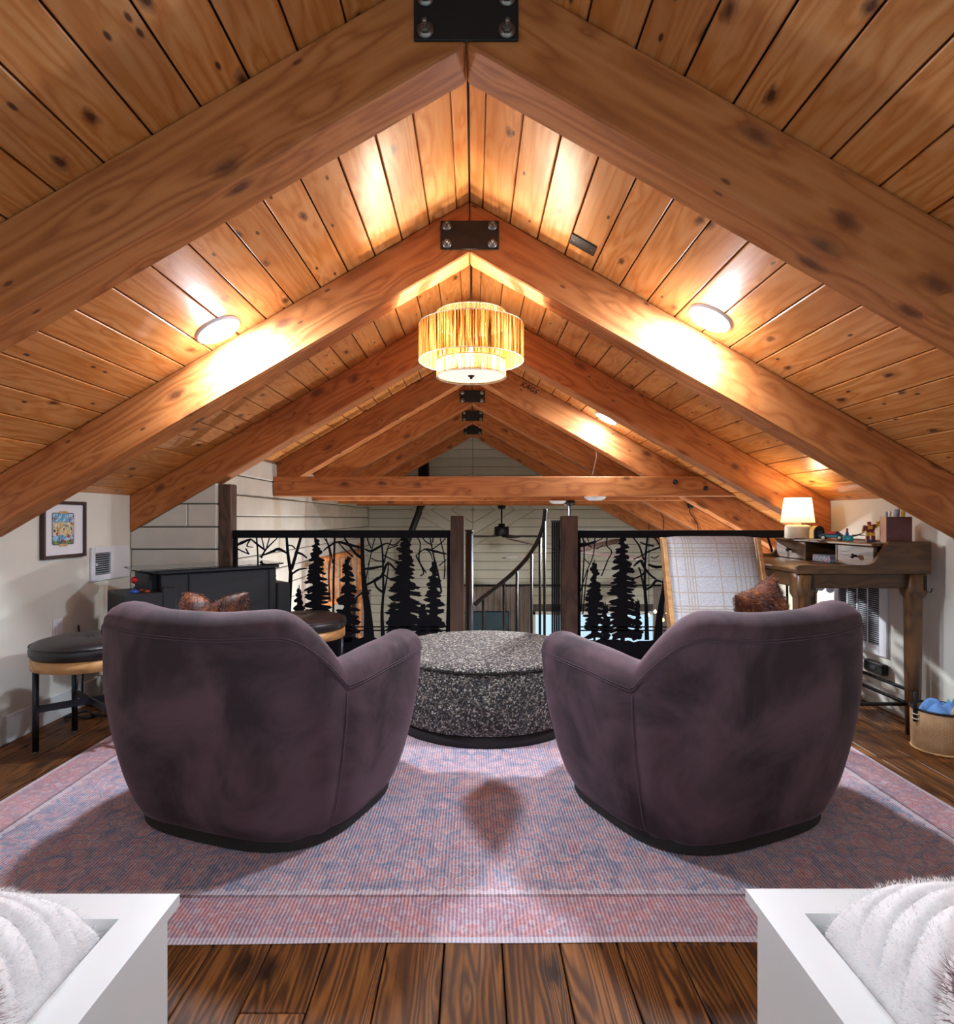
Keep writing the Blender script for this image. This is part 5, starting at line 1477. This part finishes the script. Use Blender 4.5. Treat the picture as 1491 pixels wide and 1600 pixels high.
for nm, c, d, m_ in (('front', (0, -hw + 0.003, hh / 2), (2 * hw, 0.006, hh), 'boxleather'), ('back', (0, hw - 0.003, hh / 2), (2 * hw, 0.006, hh), 'boxleather'), ('side', (-hw + 0.003, 0, hh / 2), (0.006, 2 * hw - 0.0122, hh), 'boxwood'), ('side', (hw - 0.003, 0, hh / 2), (0.006, 2 * hw - 0.0122, hh), 'boxleather'), ('bottom', (0, 0, 0.004), (2 * hw - 0.0125, 2 * hw - 0.0125, 0.008), 'boxleather')):
    obj(nm, MB().box((0, 0, 0), d), M[m_], pbx, 0.0015, loc=c)
for i, (dx, dy, h_, mt, nm, lb, ct) in enumerate(((-0.036, 0.0, 0.150, 'grey', 'marker', 'short grey marker standing in the pencil box, at its pale side', 'marker'), (-0.026, 0.02, 0.155, 'cotton', 'eraser_stick', 'off-white eraser stick beside the grey marker in pencil box', 'eraser'), (-0.008, -0.01, 0.162, 'grey', 'sharpener', 'wide grey-blue sharpener sticking out at pencil box middle', 'sharpener'), (0.010, 0.01, 0.168, 'boxwood', 'pen', 'slim brown pen leaning in the pencil box', 'pen'), (0.026, -0.005, 0.170, 'yellow', 'highlighter', 'thick yellow highlighter in the pencil box', 'highlighter'))):
    pp_ = Matrix.Rotation(R(-19), 3, 'Z') @ Vector((dx, dy, 0.009)) + pbx.location
    it = thing(nm, lb, ct, pp_); r_ = (0.006, 0.006, 0.012, 0.004, 0.009)[i]
    it.rotation_euler = (0, R((-2, 3, 4, 3, 2)[i]), 0)
    obj('barrel', MB().lathe([(0, 0), (r_, 0), (r_, h_ * 0.8), (r_ * 0.95, h_ * 0.8 + 0.001)], 14), M[mt], it)
    obj('cap', MB().lathe([(r_ * 0.95, h_ * 0.8 + 0.001), (r_ * 1.05, h_ * 0.8 + 0.002), (r_ * 1.0, h_ * 0.97), (r_ * 0.6, h_), (0, h_)], 14), M[mt], it)
gbx = thing('game_box', 'flat pink and teal printed game box inside the desk cubby', 'box', (2.03, 3.485, 0.8225), R(90 - 4))
obj('case', MB().box((0, 0, 0.019), (0.20, 0.12, 0.036)), M['boxart'], gbx, 0.002)
obj('clear_sleeve', MB().box((0, 0.0, 0.0385), (0.20, 0.12, 0.002)), M['grey'], gbx)

# wall things on the desk side
def rwall_y(px): return FPX * XR / (px - CX)
grille('large white louvred wall heater grille under the desk', XR - 0.001, -1, rwall_y(1389), rwall_y(1306), 0.29, 0.79, rwall_y(1377), rwall_y(1313), 0.345, 0.745, 34, 3)
yo = rwall_y(1369)
ad = thing('power_adapter', 'black power adapter box on the wall below the white grille', 'adapter', (XR - 0.001, yo - 0.03, 0.222))
obj('housing', MB().box((-0.019, 0, 0), (0.036, 0.17, 0.062)), M['black'], ad, 0.006)
obj('prong_plate', MB().box((-0.0385, 0, 0), (0.003, 0.05, 0.02)), M['cabinet'], ad)
bc = MB()
hp = thing('headphones', 'silver and white headphones hanging from the desk hook', 'headphones', (2.0, 3.60, 0.62))
obj('headband', MB().tube([(0.07 * math.cos(a), 0, 0.03 + 0.075 * math.sin(a)) for a in [R(-10 + 200 * k / 16) for k in range(17)]], 0.008, 8), M['grille'], hp)
for sx in (-1, 1):
    obj('ear_cup', MB().lathe([(0, -0.015), (0.03, -0.015), (0.035, 0), (0.03, 0.015), (0, 0.015)], 20, M3=Matrix.Rotation(PI / 2, 3, 'Y')), M['grille'], hp, loc=(sx * 0.07, 0, 0.005))
hp.location = (DX1 - 0.03, 3.86, 0.63); hp.rotation_euler = (0, 0, R(90)); hp.scale = (0.75, 0.75, 0.75)

# ------------------------------------------------------------------ plaid chair
def plaid_chair():
    yt, yb_ = 3.36, 3.20           # top leans away from the camera
    p0, p1 = at(1040, 843, yt), at(1178, 843, yt)
    cx = (p0.x + p1.x) / 2; W2 = (p1.x - p0.x) / 2
    t = thing('plaid_chair', 'white plaid upholstered chair with oak frame in front of the desk', 'chair', (cx, 3.0, 0.0105))
    lean = math.atan2(yt - yb_, 0.52)
    def yz(z): return yb_ + (z - 0.44) * math.tan(lean) - 3.0
    # upholstered back, a soft slab
    rows = []
    n = 20
    def slab(u, v, sg):
        k = (max(0, 1 - abs(u) ** 10) * max(0, 1 - abs(v) ** 14)) ** 0.5
        z = 0.44 + (v * 0.5 + 0.5) * 0.522
        dz = -0.006 * abs(u) ** 6 if v > 0.8 else 0
        return (u * W2, yz(z) + sg * 0.030 * k - (0.012 * (1 - u * u) * (1 - v * v) if sg < 0 else 0), z + dz)
    mb = MB()
    for sg in (-1, 1):
        r_ = [[slab(-1 + 2 * i / n, -1 + 2 * j / n, sg) for i in range(n + 1)] for j in range(n + 1)]
        if sg > 0: r_ = [q[::-1] for q in r_]
        mb.grid(r_)
    obj('backrest', mb, M['plaid'], t)
    for sg in (-1, 1):
        x = sg * (W2 + 0.014)
        mb = MB().prism([(yz(0.40) - 0.035, 0.40), (yz(0.40) + 0.035, 0.40), (yz(0.955) + 0.026, 0.955), (yz(0.955) - 0.026, 0.955)], lambda p, k: (x - 0.012 + 0.024 * k, p[0], p[1]))
        obj('back_post', mb, M['oak'], t, 0.003)
    sy0, sy1 = -0.13, 0.20
    obj('seat', MB().prism(rrect(-W2, W2, sy0, sy1, 0.04), lambda p, k: (p[0], p[1], 0.40 + 0.09 * k)), M['plaid'], t, 0.02, 2)
    obj('seat_frame', MB().prism(rrect(-W2 - 0.02, W2 + 0.02, sy0 + 0.01, sy1 + 0.02, 0.02), lambda p, k: (p[0], p[1], 0.35 + 0.048 * k)), M['oak'], t, 0.004)
    for sx in (-1, 1):
        for y in (sy0 + 0.04, sy1 - 0.01):
            obj('leg', MB().tube([(sx * (W2 - 0.01), y, 0.355), (sx * (W2 - 0.005), y + (0.0 if y < 0 else 0.03), 0.0)], [0.022, 0.015], 14), M['oak'], t)
    return t
plaid_chair()

# ------------------------------------------------------------------ basket
bk = thing('woven_basket', 'woven cane basket with black rim and loop handles on the floor', 'basket', (2.165, 2.845, 0))
BX, BY, BHt = 0.122, 0.118, 0.188
obj('body', MB().lathe([(0, 0.002), (0.93, 0.002), (0.965, 0.01), (0.985, 0.05), (1.0, 0.11), (1.0, BHt - 0.006), (0.985, BHt), (0.955, BHt - 0.006), (0.95, 0.05), (0.90, 0.02), (0, 0.018)], 72, sx=BX, sy=BY), M['wicker'], bk)
obj('rim', MB().tube([(BX * 0.985 * math.cos(2 * PI * k / 72), BY * 0.985 * math.sin(2 * PI * k / 72), BHt + 0.002) for k in range(72)], 0.0055, 8, closed=True), M['black'], bk)
obj('foot_ring', MB().tube([(BX * 0.965 * math.cos(2 * PI * k / 72), BY * 0.965 * math.sin(2 * PI * k / 72), 0.006) for k in range(72)], 0.005, 8, closed=True), M['straw'], bk)
hd = obj('handle', MB().tube([(-BX - 0.009, -0.01, 0.135), (-BX - 0.009, -0.012, 0.22), (-BX - 0.009, -0.008, 0.262), (-BX - 0.007, 0.004, 0.268)], 0.0085, 10), M['black'], bk)
for dz in (0.150, 0.172):
    obj('cord_wrap', MB().tube([(-BX - 0.004 + 0.014 * math.cos(2 * PI * k / 16), -0.01 + 0.014 * math.sin(2 * PI * k / 16), dz + 0.003 * math.sin(2 * PI * k / 16)) for k in range(16)], 0.0022, 6, closed=True), M['cotton'], hd)
obj('handle', MB().tube([(0.025 - 0.055 * math.cos(PI * k / 14), -BY * 0.86, BHt - 0.02 + 0.085 * math.sin(PI * k / 14)) for k in range(15)], 0.007, 10), M['straw'], bk)
def crumple(label, name, cat, loc, sx, sy, h, seed, mat):
    rows = []
    n = 26
    for j in range(n + 1):
        row = []
        for i in range(n + 1):
            u, v = -1 + 2 * i / n, -1 + 2 * j / n
            k = max(0.0, 1 - abs(u) ** 4) * max(0.0, 1 - abs(v) ** 4)
            f = abs(noise.noise((u * 0.9 + seed, v * 1.1, seed))) + 0.3 * noise.noise((u * 1.6 + seed, v * 1.6, 1))
            row.append((u * sx, v * sy, h * k ** 0.5 * (0.55 + 0.8 * f)))
        rows.append(row)
    o = obj(name, MB().grid(rows), mat, loc=loc)
    return tag(o, label, cat)
bkp = obj('folded_lining', MB().lathe([(0, 0.14), (0.90, 0.14), (0.93, 0.145), (0.93, 0.15), (0, 0.15)], 40, sx=BX, sy=BY), M['black'], bk)
crumple('light blue cloth heaped in the woven basket', 'blue_cloth', 'cloth', (2.150, 2.83, 0.153), 0.070, 0.066, 0.085, 2, M['bluecloth'])
crumple('aqua cloth tucked beside the light blue cloth in basket', 'aqua_cloth', 'cloth', (2.226, 2.86, 0.153), 0.026, 0.045, 0.08, 5, M['aqua'])

# ------------------------------------------------------------------ the tall room beyond the railing
def fan(label, X, Y, zh, ztop, rot, tips, R_, nb):
    t = thing('ceiling_fan', label, 'ceiling fan', (X, Y, ztop))
    d = zh - ztop
    obj('downrod', MB().tube([(0, 0, 0), (0, 0, d + 0.10)], 0.011, 12), M['laser'], t)
    obj('canopy', MB().lathe([(0, -0.05), (0.05, -0.045), (0.06, 0), (0, 0)], 24), M['black'], t)
    obj('motor', MB().lathe([(0, d), (0.09, d + 0.003), (0.105, d + 0.02), (0.105, d + 0.13), (0.09, d + 0.14), (0.05, d + 0.145), (0.048, d + 0.18), (0, d + 0.185)], 32), M['black'], t)
    for k in range(nb):
        a = rot + 2 * PI * k / nb
        dz = tips[k % len(tips)]
        pr = [(0.08, 0.03), (0.25, 0.055), (R_ * 0.6, 0.075), (R_ * 0.9, 0.07), (R_, 0.03), (R_, -0.03), (R_ * 0.9, -0.07), (R_ * 0.6, -0.075), (0.25, -0.055), (0.08, -0.03)]
        mb = MB().prism(pr, lambda p, k2: (p[0], p[1], d - 0.004 + 0.008 * k2 + dz * max(0, p[0] - 0.08) / R_ + 0.12 * p[1]))
        o = obj('blade', mb, M['fanblade'], t); o.rotation_euler = (0, 0, a)
    return t
cb = 1.252
p = at(784, 838, DK(6) - 0.05)
fan('far ceiling fan hanging in the stair opening, drum motor visible', p.x, DK(6) - 0.05, p.z, cb, 0.0, (0.0,), 0.62, 5)
p = at(890, 862, DK(4) - 0.05)
fan('second ceiling fan partly hidden behind the wooden post', p.x, DK(4) - 0.05, p.z, cb, R(40), (0.12, 0.12, -0.03, -0.03), 0.92, 4)

# puck lights under the collar beams
for i, (px, py, k, lb) in enumerate(((930, 773, 3, 'white puck light under the front collar beam'), (872, 785, 4, 'white puck light under the second collar beam'))):
    Y = DK(k) - 0.051; p = at(px, py, Y)
    t = thing('puck_light', lb, 'puck light', (p.x, Y, cb - 0.0005))
    obj('housing', MB().lathe([(0.0, -0.030), (0.055, -0.029), (0.080, -0.018), (0.092, -0.004), (0.092, 0.0)], 36), M['grille'], t)
    obj('lens', MB().lathe([(0, -0.0325), (0.05, -0.0315), (0.054, -0.0295)], 28), M['puckface'], t)
    area('lamp', t, (0, 0, -0.036), (0, 0, 0), 0.10, (190, 30)[i], (0.95, 0.98, 1.0))
# cords on the collar beams and rafters
Y3 = DK(3) + 0.2
cd = MB().tube(spline([at(930, 697, DK(4) - 0.01), at(932, 712, DK(4) - 0.02), at(929, 727, DK(4) - 0.04), at(926, 741, DK(4) - 0.05)]), 0.006, 8)
tag(obj('white_cord', cd, M['cotton']), 'white cord dropping from a rafter to the collar beam', 'cord')
ck = thing('cord_socket', 'black socket with a thin cord hanging below the collar beams', 'socket', at(1079, 790, DK(4) - 0.036))
obj('socket', MB().box((0, 0, 0), (0.05, 0.05, 0.06)), M['black'], ck, 0.008)
obj('cord', MB().tube(spline([Vector((0, 0, -0.03)), at(1078, 800, DK(4) - 0.03) - ck.location, at(1086, 812, DK(4) - 0.03) - ck.location, at(1091, 824, DK(4) - 0.03) - ck.location, at(1088, 850, DK(4) - 0.03) - ck.location]), 0.005, 6), M['black'], ck)
for px, k in ((1037, 5), (1014, 6)):
    tag(obj('hanging_cord', MB().tube(spline([at(px - 6, 800, DK(k) - 0.006), at(px, 812, DK(k) - 0.02), at(px, 835, DK(k) - 0.02), at(px, 960, DK(k) - 0.02)]), 0.005, 6), M['black']), 'thin black cord hanging against the sixth rafter' if k == 5 else 'thin black cord hanging against the seventh rafter', 'cord')

# stove pipe
sp_ = thing('stove_pipe', 'black stove pipe with an elbow in front of the white gable', 'stove pipe', (at(655, 0, 9.3).x, 9.3, -2.6))
SP = lambda v: Vector(v) - sp_.location
xa, xb, xc = at(662, 0, 9.3).x, at(655, 0, 9.3).x, at(636, 0, 9.3).x
obj('chimney', MB().tube([SP((xa, 9.3, 1.28)), SP((xa, 9.3, roof(xa) - 0.09))], 0.085, 20), M['black'], sp_)
obj('elbow', MB().tube([SP((xa, 9.3, 1.32)), SP((xb, 9.3, 1.2)), SP((xb, 9.3, at(0, 800, 9.3).z))] + [SP((xc + 0.03, 9.3, 0.78)), SP((xc, 9.3, 0.70)), SP((xc, 9.3, 0.5))], 0.05, 18), M['black'], sp_)
obj('pipe', MB().tube([SP((xc, 9.3, 0.5)), SP((xc, 9.3, -2.1))], 0.048, 18), M['black'], sp_)
obj('stove', MB().box(SP((xc, 9.3, -2.34)), (0.6, 0.45, 0.52)), M['black'], sp_, 0.02)

# log stair railing on the far side wall
lr = thing('log_railing', 'orange peeled-log stair railing by the white timber wall', 'railing', (-1.52, 7.4, 0.0))
def lrp(px, py, Y): return at(px, py, Y) - lr.location
def lX(px): return FPX * 1.52 / (CX - px)
ends = []
top = [(495, 877), (562, 861)]; bot = [(495, 951), (562, 924)]
for nm, (p0_, p1_) in (('top_rail', top), ('bottom_rail', bot)):
    obj(nm, MB().tube([lrp(p0_[0], p0_[1], lX(p0_[0])), lrp(p1_[0], p1_[1], lX(p1_[0]))], 0.032, 14), M['logrust'], lr)
for i in range(8):
    t_ = (i + 0.3) / 7.6
    px = 495 + 67 * t_
    a, b = lrp(px, 877 - 16 * t_, lX(px)), lrp(px, 951 - 27 * t_, lX(px))
    b.x, b.y = a.x, a.y
    obj('baluster', MB().tube([a, b], 0.020, 12), M['logrust'], lr)
a = lrp(562, 861, lX(562)); obj('newel', MB().tube([(a.x, a.y, a.z + 0.1), (a.x, a.y, -2.6)], 0.03, 14), M['logrust'], lr)
a = lrp(495, 877, lX(495)); obj('newel', MB().tube([(a.x, a.y, a.z + 0.1), (a.x, a.y, -2.6)], 0.03, 14), M['logrust'], lr)

# curtains on the gable and side wall
def curtain(label, p0, p1, z0, z1, folds, rod=True):
    t = thing('curtain', label, 'curtain', ((p0[0] + p1[0]) / 2, (p0[1] + p1[1]) / 2, z1))
    d = Vector((p1[0] - p0[0], p1[1] - p0[1], 0)); L = d.length; d.normalize(); nn = Vector((-d.y, d.x, 0))
    rows = []
    n = folds * 8
    for j in range(7):
        z = z1 - (z1 - z0) * j / 6
        amp = 0.022 + 0.012 * j / 6
        rows.append([d * (L * (i / n - 0.5)) + nn * (amp * math.sin(2 * PI * folds * i / n + 0.5 * math.sin(j * 0.6 + i * 0.11))) + Vector((0, 0, z - z1)) for i in range(n + 1)])
    obj('cloth', MB().grid(rows), M['curtain'], t)
    for k in range(folds):
        c = d * (L * ((k + 0.5) / folds - 0.5)) + Vector((0, 0, 0.012))
        obj('ring', MB().tube([c + Vector((0, 0, 0.014)) + (nn * math.cos(2 * PI * q / 12) + Vector((0, 0, 1)) * math.sin(2 * PI * q / 12)) * 0.022 for q in range(12)], 0.003, 5, closed=True), M['black'], t)
    return t
yc = 9.60
X = lambda px: at(px, 0, yc).x
ZT = at(0, 917, yc).z
curtain('wide taupe curtain behind the stair pole, above dark screen', (X(722), yc), (X(786), yc), -0.42, ZT, 7)
curtain('taupe curtain beside the bright window, behind the stair balusters', (X(788), yc), (X(829), yc), -2.3, ZT, 6)
curtain('taupe curtain at the far end of the bright window', (X(1021), yc), (X(1043), yc), -2.3, ZT, 4)
tag(obj('curtain_rod', MB().tube([(X(718), yc, ZT + 0.026), (X(1052), yc, ZT + 0.026)], 0.013, 10), M['black']), 'black curtain rod spanning the gable wall above the window', 'curtain rod')
bk_ = obj('rod_bracket', MB().box(((X(905)), yc + 0.045, ZT + 0.026), (0.03, 0.10, 0.03)).box(((X(720)), yc + 0.045, ZT + 0.026), (0.03, 0.10, 0.03)), M['black'], bpy.data.objects['curtain_rod'])
curtain('grey curtain on the side wall below the log railing', (XLF + 0.08, 8.30), (XLF + 0.08, 9.35), -2.3, at(0, 936, 8.6).z, 8)
tag(obj('side_rod', MB().tube([(XLF + 0.08, 8.2, at(0, 936, 8.6).z + 0.026), (XLF + 0.08, 9.45, at(0, 936, 8.6).z + 0.026)], 0.013, 10).tube([(XLF + 0.08, 8.22, at(0, 936, 8.6).z + 0.026), (XLF, 8.22, at(0, 936, 8.6).z + 0.026)], 0.01, 8).tube([(XLF + 0.08, 9.43, at(0, 936, 8.6).z + 0.026), (XLF, 9.43, at(0, 936, 8.6).z + 0.026)], 0.01, 8), M['black']), 'short black curtain rod on the side wall', 'curtain rod')
tv = thing('television', 'dark teal television screen low on the gable wall', 'television', ((X(728) + X(793)) / 2, 9.30, -2.6))
tz = at(0, 957, 9.3).z
obj('panel', MB().box((0, 0, tz - 0.30 + 2.6), (X(793) - X(728), 0.04, 0.62)), M['screen'], tv, 0.006)
obj('bezel', MB().box((0, 0.012, tz - 0.30 + 2.6), (X(793) - X(728) + 0.02, 0.04, 0.64)), M['black'], tv, 0.006)
obj('stand', MB().box((0, 0.0, 0.65), (0.08, 0.03, 1.15)).box((0, 0, 0.3), (1.2, 0.3, 0.6)), M['walnut'], tv, 0.004)

# unseen lamps added to brighten the lower room
def lower_fill_lamp(X_, Y_, w_, lb):
    t = thing('added_fill_lamp', lb, 'lamp', (X_, Y_, -0.85), 0, 'lamps of the lower room')
    obj('shade', MB().lathe([(0.11, -0.09), (0.07, 0.09)], 32), M['shade'], t)
    obj('stem', MB().tube([(0, 0, -1.75), (0, 0, 0.02)], 0.012, 10), M['black'], t)
    obj('base', MB().lathe([(0, -1.75), (0.13, -1.75), (0.13, -1.73), (0, -1.72)], 24), M['black'], t)
    point('bulb_light', t, (0, 0, 0.0), w_, (1.0, 0.96, 0.90), 0.05)
lower_fill_lamp(-1.0, 5.3, 200, 'floor lamp of the lower room beside the white timber wall'); lower_fill_lamp(2.6, 5.6, 200, 'floor lamp of the lower room at the window wall side')
